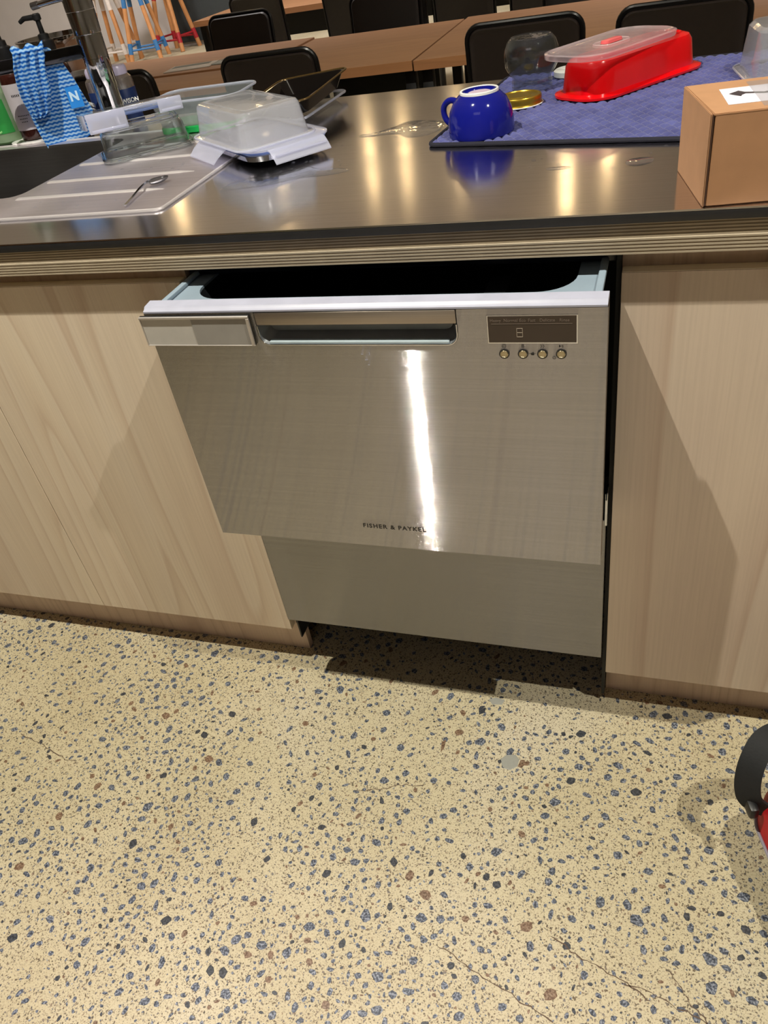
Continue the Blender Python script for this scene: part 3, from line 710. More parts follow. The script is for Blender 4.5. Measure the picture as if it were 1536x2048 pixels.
bm = bm_(); box(bm, 0.012, 0.245, -.0065, .0065, .1435, .1685, .0015); box(bm, 0.225, 0.245, -.0063, .0063, .132, .15, .0015); xf(bm, rot(-148)); obj('spout', bm, simple('chrome_dark_reflection', (70, 72, 78), 0.1, 1.0), tap, 'flat rectangular bar spout')  # spout chrome darkened to paint in the dark surroundings it mirrors
# cloth
def cloth_mat():
    t = NT('striped_cloth'); co = t.coords()
    wv = t.n('ShaderNodeTexWave', wave_type='BANDS', bands_direction='Z'); wv.inputs['Scale'].default_value = 42; wv.inputs['Distortion'].default_value = 0.0
    sp = t.n('ShaderNodeSeparateXYZ'); t.l(co, sp.inputs[0])
    sn = t.n('ShaderNodeMath', operation='SINE'); ml = t.n('ShaderNodeMath', operation='MULTIPLY'); ml.inputs[1].default_value = 620; t.l(sp.outputs[0], ml.inputs[0]); t.l(ml.outputs[0], sn.inputs[0])
    m2 = t.n('ShaderNodeMath', operation='MULTIPLY'); m2.inputs[1].default_value = 0.0007; t.l(sn.outputs[0], m2.inputs[0])
    ad = t.n('ShaderNodeMath', operation='ADD'); t.l(sp.outputs[2], ad.inputs[0]); t.l(m2.outputs[0], ad.inputs[1])
    cb = t.n('ShaderNodeCombineXYZ'); t.l(ad.outputs[0], cb.inputs[2]); t.l(cb.outputs[0], wv.inputs['Vector'])
    col = t.ramp(wv.outputs[0], [(0.25, lin((20, 110, 205))), (0.38, lin((40, 140, 225))), (0.6, lin((150, 200, 242))), (0.9, lin((180, 216, 246)))])
    p = bsdf(t, col, 0.8); return t.m
M_cloth = cloth_mat()
ct = thing('dish_cloth', 'blue and white wavy striped cleaning cloth draped over the tap spout', 'cloth', (-.49, .65, .879), -148)
def interp(tab, z):
    tab = sorted(tab)
    if z <= tab[0][0]: return tab[0][1:]
    for a, b in zip(tab, tab[1:]):
        if a[0] <= z <= b[0]:
            k = (z - a[0]) / (b[0] - a[0]); return tuple(a[i] * (1 - k) + b[i] * k for i in range(1, len(a)))
    return tab[-1][1:]
def sheet(tab, z0, z1, yf, nz=48, ns=36, botskew=0.0):
    bm = bm_(); G = []
    for i in range(nz + 1):
        z = z1 + (z0 - z1) * i / nz; a, b = interp(tab, z); row = []
        for j in range(ns + 1):
            u = j / ns; s = a + (b - a) * u
            zz = z - .879 + botskew * (u - .5) * (i / nz)
            row.append(bm.verts.new((s, yf(u, i / nz), zz)))
        G.append(row)
    for i in range(nz):
        for j in range(ns): bm.faces.new((G[i][j], G[i][j + 1], G[i + 1][j + 1], G[i + 1][j]))
    ex = bmesh.ops.solidify(bm, geom=bm.faces[:], thickness=0.0012)
    return bm
back = [(.879, .142, .058), (.905, .148, .046), (.935, .155, .034), (.964, .159, .041), (1.005, .162, .050), (1.048, .160, .063), (1.07, .150, .075), (1.078, .146, .086)]
bm = sheet(back, .886, 1.074, lambda u, v: -.0095 + .004 * math.sin(u * 9 + v * 2) * v + .012 * v * v * (0.4 - u), botskew=0.034)
obj('hanging_sheet', bm, M_cloth, ct, 'long flat tail with a printed corner', 60)
front = [(.957, .152, .128), (.966, .156, .112), (.985, .159, .106), (1.0, .161, .099), (1.027, .159, .096), (1.05, .155, .092), (1.063, .150, .086), (1.078, .146, .086)]
bm = sheet(front, .957, 1.074, lambda u, v: .0105 + .004 * math.sin(u * 21 + v * 3) + .006 * math.sin(v * PI) * (1 - abs(u - .5)) + .002 * math.sin(u * 47))
obj('gathered_flap', bm, M_cloth, ct, 'crumpled front flap', 60)
bm = bm_(); G = []
for i in range(13):
    a = PI * i / 12; row = []
    for j in range(31):
        u = j / 30; s = .146 + (.086 - .146) * u
        r = .0105 + .0015 * math.sin(u * 21) * math.sin(a)
        row.append(bm.verts.new((s + .006 * math.sin(a) * (u - .5) * -1, r * -math.cos(a) + .0005, 1.0735 - .879 + (.010 + .004 * math.sin(u * 14)) * math.sin(a))))
    G.append(row)
for i in range(12):
    for j in range(30): bm.faces.new((G[i][j], G[i][j + 1], G[i + 1][j + 1], G[i + 1][j]))
bmesh.ops.solidify(bm, geom=bm.faces[:], thickness=.0012); obj('top_fold', bm, M_cloth, ct, None, 60)
bm = bm_(); box(bm, .046, .074, -.0065, -.0058, .080, .120); xf(bm, T(0, .004, 0)); obj('printed_patch', bm, simple('print_blue', (20, 120, 205), 0.7), ct, 'solid blue print')
text('printed_letter', 'N', .024, simple('print_white', (180, 212, 238), 0.7), ct, T(.070, -.0013, .094) @ rot(180, 'Z') @ rot(90, 'X'), None, .001)

# ------------------------------------------------------------------ bottles behind the sink
def pump_bottle(label, loc, rz):
    t = thing('soap_bottle', label, 'bottle', loc, rz, None)
    bm = bm_(); lathe(bm, [(.022, 0), (.030, .002), (.0315, .008), (.0315, .118), (.029, .130), (.018, .141), (.0145, .147), (.0145, .153)], 40); obj('bottle', bm, M_brownglass, t)
    bm = bm_(); lathe(bm, [(.0318, .022), (.0320, .022), (.0320, .112), (.0318, .112)], 40, False, False); obj('label', bm, M_label, t, 'pale grey wrap label')
    for k, (z, wd) in enumerate(((.088, .016), (.05, .022), (.044, .018), (.038, .014))):
        bm = bm_()
        for q in range(int(wd / .003)):
            a = -PI / 2 + (q * .0036 - wd / 2) / .032; r = .0322
            box(bm, r * math.cos(a) - .001, r * math.cos(a) + .001, r * math.sin(a) - .0002, r * math.sin(a) + .0003, z, z + (.004 if k == 0 else .0018))
        o = obj('label_print', bm, M_steel_edge, t, None, 0); o['kind'] = 'stuff'
    bm = bm_(); lathe(bm, [(.0170, .1532), (.0175, .155), (.0170, .176), (.0115, .179), (.0110, .188), (.0065, .190)], 28); obj('pump_collar', bm, M_black, t)
    bm = bm_(); lathe(bm, [(.0055, .1902), (.0050, .212), (.0085, .214), (.0085, .223), (.006, .2255)], 20); nz = obj('pump_head', bm, M_black, t)
    bm = bm_(); tube(bm, [(-.004, 0, .2195), (-.030, 0, .2195), (-.042, 0, .2140)], [.0055, .0048, .0038], 10); obj('pump_nozzle', bm, M_black, nz)
    return t
sb = pump_bottle('brown pump soap bottle with pale label, between the green bottle and the striped cloth', (-.692, .640, ZT + .0072), 20)
copy_tree(sb, 'brown pump soap bottle mostly hidden behind the striped cloth', (-.618, .688, ZT + .0042), 8)
ty = thing('soap_tray', 'shallow white dish under the brown soap bottle at the sink edge', 'dish', (-.700, .640, ZT + .0002)); bm = bm_()
loft(bm, [rr(.085, .07, .02, 0), rr(.092, .076, .022, .004), rr(.092, .076, .022, .0070), rr(.086, .070, .02, .0070)]); obj('dish_body', bm, M_white, ty)
gb = thing('detergent_bottle', 'green see-through washing up liquid bottle at the left frame edge', 'bottle', (-.778, .645, ZT + .0032))
bm = bm_(); ns = [(.036, .022, 0.0), (.039, .026, .004), (.040, .027, .02), (.038, .026, .06), (.036, .025, .09), (.037, .025, .12), (.032, .022, .15), (.016, .013, .172), (.012, .012, .178)]
loft(bm, [[(a * math.cos(2 * PI * i / 40), b * math.sin(2 * PI * i / 40), z) for i in range(40)] for a, b, z in ns]); obj('bottle', bm, M_dgreen, gb)
bm = bm_(); loft(bm, [[(a * .93 * math.cos(2 * PI * i / 40), b * .93 * math.sin(2 * PI * i / 40), z) for i in range(40)] for a, b, z in [(.036, .022, 0.002), (.039, .026, .005), (.040, .027, .02), (.039, .0265, .045)]]); obj('liquid', bm, M_dyellow, gb)
bm = bm_(); lathe(bm, [(.013, .1782), (.013, .20), (.009, .203), (.006, .212)], 24); obj('cap', bm, M_white, gb)
bm = bm_()
L = [[(a * 1.012 * math.cos(R_(d)), b * 1.03 * math.sin(R_(d)), z) for d in range(-160, -19, 10)] for a, b, z in ((.040, .027, .022), (.038, .026, .06), (.036, .025, .088))]
loft(bm, L, False, False, False); obj('front_label', bm, simple('leaf_green', (40, 130, 60), .4), gb, 'green label with pale swirl')
bm = bm_()
for q in range(2):
    tube(bm, [(.03 * math.cos(R_(-140 + 9 * i)), -.0275 - .0012 + (.0275 - .0275 * abs(math.sin(R_(-140 + 9 * i)))) * 1.0, .035 + q * .02 + .010 * math.sin(i * .6 + q)) for i in range(10)], .0022, 6)
obj('label_swirl', bm, simple('swirl_green', (130, 190, 120), .4), gb).__setitem__('kind', 'stuff')
text('label_lettering', 'REFRESH', .0105, simple('dark_green_ink', (10, 80, 60), .5), gb, T(.002, -.0262, .093) @ rot(8) @ rot(90, 'X'), None, .0002, .0002, 'CENTER')
bm = bm_(); loft(bm, [rr(.10, .07, .03, 0), rr(.104, .074, .03, .0028)]); xf(bm, T(-.790, .648, ZT + .0002)); tag(obj('rubber_mat', bm, M_rubber), 'thin black mat under the green detergent bottle', 'mat')
# insulated flasks
def flask(label, loc, rz):
    t = thing('drink_flask', label, 'flask', loc, rz)
    bm = bm_(); lathe(bm, [(.0300, 0), (.0325, .003), (.0325, .072), (.0322, .0725)], 40); obj('body', bm, M_navyflask, t, 'navy lower sleeve')
    bm = bm_(); lathe(bm, [(.0318, .0728), (.0318, .088), (.0305, .094), (.024, .100)], 40); obj('neck', bm, simple('flask_steel', (190, 182, 180), .25, .9), t, 'bare steel shoulder')
    bm = bm_(); lathe(bm, [(.0245, .1002), (.0250, .103), (.0250, .113), (.022, .118), (.016, .1195)], 32); obj('cap', bm, M_lilac, t, 'lilac cap')
    text('flask_lettering', 'HEWISON', .0125, M_white, t, T(.0, -.0332, .045) @ FX, None, .0002, .0002, 'CENTER')
    text('flask_lettering', 'PRIVATE WEALTH', .0050, M_white, t, T(.0, -.0330, .038) @ FX, None, 0, .0002, 'CENTER', 1.1)
    return t
f1 = flask('navy insulated flask with white lettering, right behind the tap', (-.500, .733, ZT + .0002), 40); f1.scale = (.88, .88, .96)
f2 = copy_tree(f1, 'navy insulated flask with lilac cap, left of the tap post', (-.5575, .736, ZT + .0002), -40)

# ------------------------------------------------------------------ shells (plastic and glass ware)
def shell(bm, secs, th, n=8, inv=False):
    """secs: open end first -> closed end last; (w, d, r, z)"""
    out = [rr(w, d, r, z, n=n) for w, d, r, z in secs]
    dz = th if secs[-1][3] > secs[0][3] else -th
    inn = [rr(w - 2 * th, d - 2 * th, max(r - th, .001), z, n=n) for w, d, r, z in secs[:-1]]
    w, d, r, z = secs[-1]; inn.append(rr(w - 2 * th, d - 2 * th, max(r - th, .001), z - dz, n=n))
    loft(bm, list(reversed(inn)) + out, True, True)
def ware(name, label, cat, loc, rz, tilt=(0, 0)):
    t = thing(name, label, cat, loc, rz)
    t.rotation_euler = (R_(tilt[0]), R_(tilt[1]), R_(rz)); return t
# glass loaf container upside down on the drainer
gl = ware('glass_container', 'upturned rectangular clear glass food container on the drainer', 'container', (-.288, .446, ZT + .0050), 37)
bm = bm_(); shell(bm, [(.170, .108, .022, 0), (.170, .108, .022, .005), (.158, .096, .020, .007), (.152, .090, .024, .038), (.140, .080, .026, .047), (.120, .060, .02, .050)], .0032); obj('glass_body', bm, M_glass, gl)
bm = bm_(); tube(bm, [p for p in rr(.166, .104, .022, .0045)], .0028, 8, True); obj('glass_rim', bm, M_rglass, gl)
bm = bm_(); tube(bm, rr(.140, .080, .026, .0475), .0022, 8, True); obj('glass_edge', bm, M_rglass, gl)
text('moulded_mark', 'S', .016, M_glass, gl, T(-.008, -.0475, .014) @ FX, None, .0002, .0004)
# its clip lid lying on top
ld = ware('clip_lid', 'frosted clip lid with blue seal lying askew on the upturned glass container', 'lid', (-.318, .468, ZT + .0695), 45, (-5, 1.5))
bm = bm_(); loft(bm, [rr(.166, .098, .02, 0), rr(.174, .106, .022, .002), rr(.174, .106, .022, .0085), rr(.166, .098, .02, .0105)]); obj('lid_panel', bm, M_clear, ld)
bm = bm_(); tube(bm, rr(.160, .092, .02, -.0012), .0022, 8, True); obj('seal', bm, M_seal, ld, 'blue sealing ring')
for k, (xa, xb) in enumerate(((-.089, -.018), (.044, .089))):
    bm = bm_(); box(bm, xa, xb, -.0595, -.0555, -.022 if k == 0 else -.012, .010, .0012); box(bm, xa + .004, xb - .004, -.0610, -.0596, -.020 if k == 0 else -.010, -.016 if k == 0 else -.006, .0006); obj('clip', bm, M_clip, ld)
bm = bm_(); box(bm, -.089, .089, -.0555, -.052, .0055, .0105, .001); obj('hinge_strip', bm, M_clip, ld)
bm = bm_(); box(bm, -.091, -.0875, -.034, .034, -.016, .009, .001); obj('clip', bm, M_clip, ld)
# clear tub upside-down on a green lid
gt = ware('clear_tub', 'clear plastic tub with a green base behind the glass container', 'tub', (-.236, .607, ZT + .0024), 2)
bm = bm_(); shell(bm, [(.200, .130, .03, .062), (.200, .130, .03, .058), (.190, .120, .028, .057), (.176, .106, .028, .014)], .0014); obj('tub_body', bm, M_clear, gt)
bm = bm_(); tube(bm, rr(.200, .130, .03, .060), .0022, 8, True); obj('tub_rim', bm, M_clip, gt)
bm = bm_(); loft(bm, [rr(.170, .100, .028, 0), rr(.180, .110, .028, .003), rr(.180, .110, .028, .012), rr(.174, .104, .028, .0135)]); obj('base_lid', bm, M_green, gt, 'green plastic base')
# steel dish with clip lid, and the upturned translucent box on it
AN = -40.6
sd = ware('steel_dish', 'shallow steel food dish with a clip lid, under the upturned translucent box', 'dish', (-.010, .378, ZT + .0048), AN)
bm = bm_(); loft(bm, [rr(.205, .120, .03, .0), rr(.222, .138, .036, .006), rr(.228, .144, .038, .0145)]); obj('dish_body', bm, M_chrome, sd, 'polished steel tray')
cl2 = ware('clip_lid', 'flat clip lid with blue seal on the steel dish, two clips hanging open', 'lid', (-.008, .380, ZT + .0195), AN)
bm = bm_(); tube(bm, rr(.224, .140, .036, .0025), .0024, 8, True); obj('seal', bm, M_seal, cl2, 'blue sealing ring')
bm = bm_(); loft(bm, [rr(.222, .138, .034, .0051), rr(.234, .150, .038, .0055), rr(.234, .150, .038, .0080), rr(.224, .140, .034, .0092)]); obj('lid_panel', bm, M_clip, cl2)
bm = bm_()   # long flap, front left
R1 = []
for i, (y, z) in enumerate(((-.075, .0070), (-.083, .0060), (-.098, -.0030), (-.108, -.0115))):
    w2 = .060 - i * .002; R1.append([(-.035 - w2, y, z - .0008), (-.035 + w2, y, z - .0008), (-.035 + w2, y, z + .0010), (-.035 - w2, y, z + .0010)])
loft(bm, R1); xf(bm, T(0, 0, 0)); obj('clip', bm, M_clip, cl2, 'wide clip hanging open at the front left')
bm = bm_(); R1 = []
for i, (x, z) in enumerate(((.117, .0070), (.124, .0060), (.134, -.0020), (.141, -.0100))):
    R1.append([(x, -.050, z - .0008), (x, .050, z - .0008), (x, .050, z + .0010), (x, -.050, z + .0010)])
loft(bm, R1); box(bm, .1345, .1365, -.046, .046, -.0010, .0022, .0005); obj('clip', bm, M_clip, cl2, 'clip hanging open at the right')
cv = ware('plastic_box', 'large upturned translucent plastic box on the clip lid beside the sink', 'box', (-.026, .374, ZT + .0290), AN)
bm = bm_(); shell(bm, [(.226, .140, .028, 0), (.226, .140, .028, .0022), (.212, .126, .024, .0032), (.200, .113, .020, .047), (.194, .107, .018, .0515), (.184, .097, .016, .0525)], .0010); obj('box_body', bm, M_milk, cv)
bm = bm_(); tube(bm, rr(.228, .142, .028, .0012), .0019, 8, True); obj('box_rim', bm, M_clip, cv)
bm = bm_(); box(bm, -.085, .085, -.041, -.0395, .0526, .0534, .0002, 1); box(bm, -.085, .085, .0395, .041, .0526, .0534, .0002, 1); box(bm, -.086, -.0845, -.0395, .0395, .0526, .0534, .0002, 1); box(bm, .0845, .086, -.0395, .0395, .0526, .0534, .0002, 1); o = obj('moulded_ridge', bm, M_milk, cv); o['kind'] = 'stuff'
# trays
ctray = ware('clear_tray', 'clear plastic tray with pale rim under the black tray', 'tray', (-.064, .640, ZT + .0002), -2)
bm = bm_(); shell(bm, [(.150, .236, .02, .014), (.138, .224, .02, .0135), (.120, .204, .02, .0)], .0012); obj('tray_body', bm, M_clear, ctray)
bm = bm_(); tube(bm, rr(.148, .234, .02, .0138), .0024, 8, True); obj('tray_rim', bm, M_clip, ctray)
bt_ = ware('black_tray', 'glossy black plastic food tray tipped on the clear tray at the worktop back', 'tray', (-.050, .632, ZT + .0190), -3, (3, -4))
bm = bm_(); shell(bm, [(.158, .215, .018, .028), (.146, .203, .018, .0275), (.120, .178, .02, .002), (.105, .160, .02, .0)], .0014); obj('tray_body', bm, M_smoke, bt_)
bm = bm_(); tube(bm, rr(.156, .213, .018, .0278), .0018, 8, True); obj('tray_rim', bm, simple('tray_rim_bronze', (90, 70, 36), .25, .5), bt_)
# teaspoon
sp = thing('teaspoon', 'small steel teaspoon lying on the drainer ribs', 'spoon', (-.133, .164, ZT + .0050), 0)
bm = bm_(); tube(bm, smoothpath([(.006, -.056, .0008), (-.002, -.02, .0018), (-.010, .020, .0050), (-.008, .040, .0074)], 2), .0014, 8, False, (.0042, .0016)); obj('handle', bm, M_chrome, sp)
bm = bm_(); rows = []
for i in range(9):
    a = i / 8 * PI / 2; rows.append([(0.0125 * math.sin(a) * math.cos(2 * PI * k / 24), .019 * math.sin(a) * math.sin(2 * PI * k / 24), -.0065 * math.cos(a)) for k in range(24)])
rows[0] = [(p[0] + 1e-5 * math.cos(k), p[1] + 1e-5 * math.sin(k), p[2]) for k, p in enumerate(rows[0])]
loft(bm, rows, True, False); bmesh.ops.solidify(bm, geom=bm.faces[:], thickness=.0006); xf(bm, T(.0, .055, .0058) @ rot(-35) ); obj('bowl', bm, M_chrome, sp)

# ------------------------------------------------------------------ drying mat
def mat_mat():
    t = NT('microfibre_mat'); co = t.coords()
    n1 = t.n('ShaderNodeTexNoise'); n1.inputs['Scale'].default_value = 25; n1.inputs['Detail'].default_value = 4; t.l(co, n1.inputs['Vector'])
    col = t.ramp(n1.outputs[0], [(0.3, lin((60, 62, 112))), (0.7, lin((82, 86, 142)))])
    p = bsdf(t, col, 0.95); p.inputs['Sheen Weight'].default_value = 0.6; p.inputs['Sheen Roughness'].default_value = 0.4
    t.l(t.bump(n1.outputs[0], 0.08, 0.0005), p.inputs['Normal']); return t.m
dm = thing('drying_mat', 'purple blue waffle drying mat with black binding on the worktop', 'mat', (.63, .47, ZT + .0003))
Q = [(.296, .315), (.985, .175), (1.03, .735), (.342, .757)]
def bil(u, v): return tuple((Q[0][i] * (1 - u) + Q[1][i] * u) * (1 - v) + (Q[3][i] * (1 - u) + Q[2][i] * u) * v for i in (0, 1))
bm = bm_(); NU, NV = 560, 380; G = []
for j in range(NV + 1):
    row = []
    for i in range(NU + 1):
        u, v = i / NU, j / NV; x, y = bil(u, v)
        X, Y = u * .70, v * .45; c = .0125; cw = .0175
        rI = math.floor(Y / c); fx = (X / cw + (0.5 if rI % 2 else 0)) % 1 - .5; fy = (Y / c) % 1 - .5
        d = math.sqrt((fx * 1.0) ** 2 + (fy * 1.15) ** 2)
        h = .0044 * max(0, 1 - ((d / .52) ** 2)) ** .6 * (0.55 + 0.9 * (fy + .5))
        h += .0003 * noise.noise(Vector((x * 60, y * 60, 0)))
        ed = min(u * .69, (1 - u) * .69, v * .44, (1 - v) * .44); h = (h + .0022) * min(1, .35 + ed / .008)
        row.append(bm.verts.new((x - .63, y - .47, h)))
    G.append(row)
for j in range(NV):
    for i in range(NU): bm.faces.new((G[j][i], G[j][i + 1], G[j + 1][i + 1], G[j + 1][i]))
obj('waffle_pile', bm, mat_mat(), dm, None, 80)
bm = bm_(); pts = []
for k in range(4):
    p = Vector(Q[k] + (0,)); a = (Vector(Q[k - 1] + (0,)) - p).normalized(); b = (Vector(Q[(k + 1) % 4] + (0,)) - p).normalized(); r = .012
    for q in range(6):
        s = q / 5; pts.append(p + a * r * (1 - s) ** 2 + b * r * s ** 2 - Vector((.63, .47, -.0022)))
tube(bm, pts, .0032, 8, True); xf(bm, T(0, 0, .0010)); obj('binding', bm, M_piping, dm, 'black edge binding')
ZM = ZT + .0066
# mug upside down
mg = thing('coffee_cup', 'cobalt blue coffee cup upside down on the front left corner of the drying mat', 'cup', (.3715, .352, ZM - .0012), 0)
bm = bm_(); lathe(bm, [(.0455, .004), (.0470, .0), (.0495, .0008), (.0500, .006), (.0495, .020), (.0465, .034), (.0400, .047), (.0320, .0545), (.0290, .0565), (.0285, .0600), (.0255, .0600), (.0245, .0570), (.0001, .0562)], 64, False, True)
obj('cup_body', bm, M_blue, mg)
bm = bm_(); lathe(bm, [(.0291, .0568), (.0290, .0600), (.0284, .0607), (.0262, .0607), (.0254, .0598), (.0252, .0582)], 56, False, False); obj('foot_ring', bm, M_white, mg, 'white unglazed foot ring')
bm = bm_(); lathe(bm, [(.0001, .0571), (.0165, .0571), (.0165, .0568)], 40, True, False); obj('base_mark', bm, simple('pinkish_mark', (190, 170, 190), .3), mg, 'pale printed mark on the base')
bm = bm_(); tube(bm, smoothpath([(-.040, 0, .044), (-.054, 0, .047), (-.066, 0, .038), (-.067, 0, .026), (-.061, 0, .014), (-.046, 0, .012)], 2), .0046, 12); xf(bm, rot(-20)); obj('handle', bm, M_blue, mg)
# jar upside down
jr = thing('glass_jar', 'empty round glass jar standing mouth down on the drying mat', 'jar', (.409, .622, ZM), 0)
bm = bm_()
prof = [(.0330, .0), (.0350, .001), (.0350, .006), (.0335, .008), (.0350, .011), (.0350, .014), (.0330, .018), (.0345, .022), (.0405, .029), (.0455, .038), (.0470, .050), (.0460, .062), (.0420, .074), (.0370, .080), (.0345, .082), (.0320, .0800), (.0001, .0775)]
inn = [(max(r - .0028, .0001), z if z > .003 else .0002) for r, z in prof[1:-3]]
loft(bm, [circ(r, z, 56) for r, z in list(reversed([(.0001, .0735), (.033, .0745)][:0] + inn))] + [circ(r, z, 56) for r, z in prof], True, True)
obj('jar_body', bm, M_jar, jr)
bm = bm_(); tube(bm, circ(.0352, .0815, 48), .0016, 8, True); obj('jar_heel', bm, M_gold, jr, 'golden glinting heel of the jar') if False else bm.free()
gld = thing('jar_lid', 'gold metal screw lid lying flat beside the coffee cup', 'lid', (.404, .512, ZM), 0)
bm = bm_(); lathe(bm, [(.0375, .0), (.0382, .001), (.0370, .003), (.0362, .005), (.0366, .008), (.0366, .012), (.0352, .0142), (.0318, .0142), (.0310, .0130), (.0200, .0128), (.0190, .0136), (.0001, .0136)], 64); obj('lid_body', bm, M_gold, gld)
bm = bm_(); tube(bm, circ(.0385, .0008, 48), .0009, 6, True); obj('lid_edge', bm, M_white, gld, 'white rolled edge')
# red box
rb = ware('loaf_container', 'glossy red plastic container upside down on the drying mat', 'container', (.573, .600, ZM + .0002), 51)
bm = bm_(); shell(bm, [(.266, .118, .045, .0), (.272, .124, .048, .0012), (.272, .124, .048, .0045), (.262, .108, .040, .0062), (.252, .098, .040, .0075), (.242, .092, .038, .044), (.234, .084, .036, .0515), (.216, .066, .028, .0545)], .0018, 10); obj('container_body', bm, M_red, rb)
bm = bm_(); tube(bm, rr(.210, .060, .026, .0546), .0014, 6, True); obj('top_bead', bm, M_red, rb)
rl = ware('vented_lid', 'frosted vented lid lying crosswise on top of the red container', 'lid', (.545, .578, ZM + .0590), 58, (1, 1))
bm = bm_(); loft(bm, [rr(.236, .110, .040, .0), rr(.246, .120, .045, .0), rr(.248, .122, .046, .0070), rr(.240, .114, .043, .0085), rr(.228, .102, .038, .0060), rr(.216, .090, .034, .0058)], False, True); bmesh.ops.solidify(bm, geom=bm.faces[:], thickness=.0012); obj('lid_panel', bm, M_redlid, rl)
bm = bm_(); loft(bm, [rr(.046, .016, .007, .0066), rr(.044, .014, .006, .0105), rr(.040, .010, .005, .0110)]); obj('vent_tab', bm, simple('pink_vent', (222, 100, 104), .25), rl, 'reddish vent tab')
bm = bm_(); tube(bm, rr(.070, .034, .014, .0070), .0012, 6, True); obj('vent_ring', bm, M_redlid, rl)
# white saucer edge behind
ws = thing('white_lid', 'small white plastic lid behind the jar and the red container', 'lid', (.470, .700, ZM)); bm = bm_(); lathe(bm, [(.030, 0), (.033, .002), (.033, .010), (.030, .012)], 36); obj('lid_body', bm, M_white, ws)
# clear container right
rc = ware('clear_container', 'upturned clear plastic container at the right frame edge behind the cardboard box', 'container', (.834, .575, ZM), 8)
bm = bm_(); shell(bm, [(.186, .150, .03, 0), (.186, .150, .03, .003), (.170, .134, .028, .0045), (.158, .122, .028, .062), (.146, .110, .024, .068)], .0014); obj('container_body', bm, M_milk, rc)
bm = bm_(); tube(bm, rr(.186, .150, .03, .0018), .002, 8, True); obj('container_rim', bm, M_clip, rc)

# ------------------------------------------------------------------ cardboard box
BXR = 6.0
bx = thing('cardboard_box', 'small brown cardboard mailing box with a white address label, front right', 'box', (.6825, -.0170, ZT + .0003), BXR)
BW, BD, BH = .235, .1345, .0915
def quadpanel(P, thick=.002):
    bm = bm_()
    a, b, c, d = [Vector(p) for p in P]; n = (b - a).cross(d - a).normalized() * thick
    lo = [bm.verts.new(p) for p in (a, b, c, d)]; hi = [bm.verts.new(p - n) for p in (a, b, c, d)]
    bm.faces.new(lo); bm.faces.new(hi[::-1])
    for i in range(4): bm.faces.new((lo[i], lo[(i + 1) % 4], hi[(i + 1) % 4], hi[i]))
    bmesh.ops.bevel(bm, geom=bm.edges[:], offset=.0006, segments=2, affect='EDGES')
    return bm
sk_ = -.012   # left face leans a little, as the flap does
bm = quadpanel([(.0038, .0, .0008), (BW, .0, .0008), (BW, .0, BH - .001), (.0044, .0, BH - .001)]); obj('front_panel', bm, M_card, bx)
bm = quadpanel([(sk_, BD, .0), (.0, .0004, .0), (.0, .0004, BH), (sk_, BD, BH)]); obj('side_panel', bm, M_card, bx)
bm = quadpanel([(BW, .002, .0005), (BW, BD, .0005), (BW, BD, BH - .001), (BW, .002, BH - .001)]); obj('side_panel', bm, M_card, bx)
bm = quadpanel([(BW, BD, .0005), (sk_ + .002, BD, .0005), (sk_ + .002, BD, BH - .002), (BW, BD, BH - .002)]); obj('back_panel', bm, M_card, bx)
bm = quadpanel([(.0032, -.0002, BH), (BW, -.0002, BH), (BW, BD, BH), (sk_ + .0015, BD, BH)], .0022); obj('lid_flap', bm, M_card, bx, 'top flap')
bm = quadpanel([(.002, .003, .0022), (BW - .002, .003, .0022), (BW - .002, BD - .002, .0022), (.002 + sk_, BD - .002, .0022)]); obj('bottom_panel', bm, M_card, bx)
bm = bm_(); box(bm, .0004, .0034, .0006, .0040, .001, BH - .002); obj('corner_shade', bm, M_slitshade, bx, 'dark strip standing for shade in the open corner slit')  # solid dark strip put in where the slit is only shaded
bm = bm_(); box(bm, .020, .190, .028, .098, BH + .0001, BH + .0004)
lb = obj('address_label', bm, M_paper, bx, 'white address label', 0)
bm = bm_(); v = [bm.verts.new(p) for p in ((.050, .008, BH + .0008), (.215, .008, BH + .0008), (.215, .118, BH + .0008), (.050, .118, BH + .0008))]; bm.faces.new(v); obj('tape', bm, M_tape, bx, 'clear packing tape over the label', 0)
bm = bm_()
P = [(.036, .075), (.047, .085), (.052, .077), (.070, .068), (.078, .072), (.076, .086), (.090, .074), (.080, .064), (.070, .062), (.052, .070), (.048, .066), (.046, .060)]
f = bm.faces.new([bm.verts.new((x - .010, y - .003, BH + .00065)) for x, y in P]); bmesh.ops.triangulate(bm, faces=[f]); obj('logo', bm, M_ink, lb, 'brown curved arrow mark', 0)
for s, sz, x, y in (('NATI', .014, .074, .078), ('AURE TR', .0085, .076, .067), ('SUSTAINABL', .0085, .066, .056), ('EPIC J', .0085, .076, .043)):
    text('label_lettering', s, sz, M_ink, lb, T(x, y, BH + .0006), None, .0001, .00005)

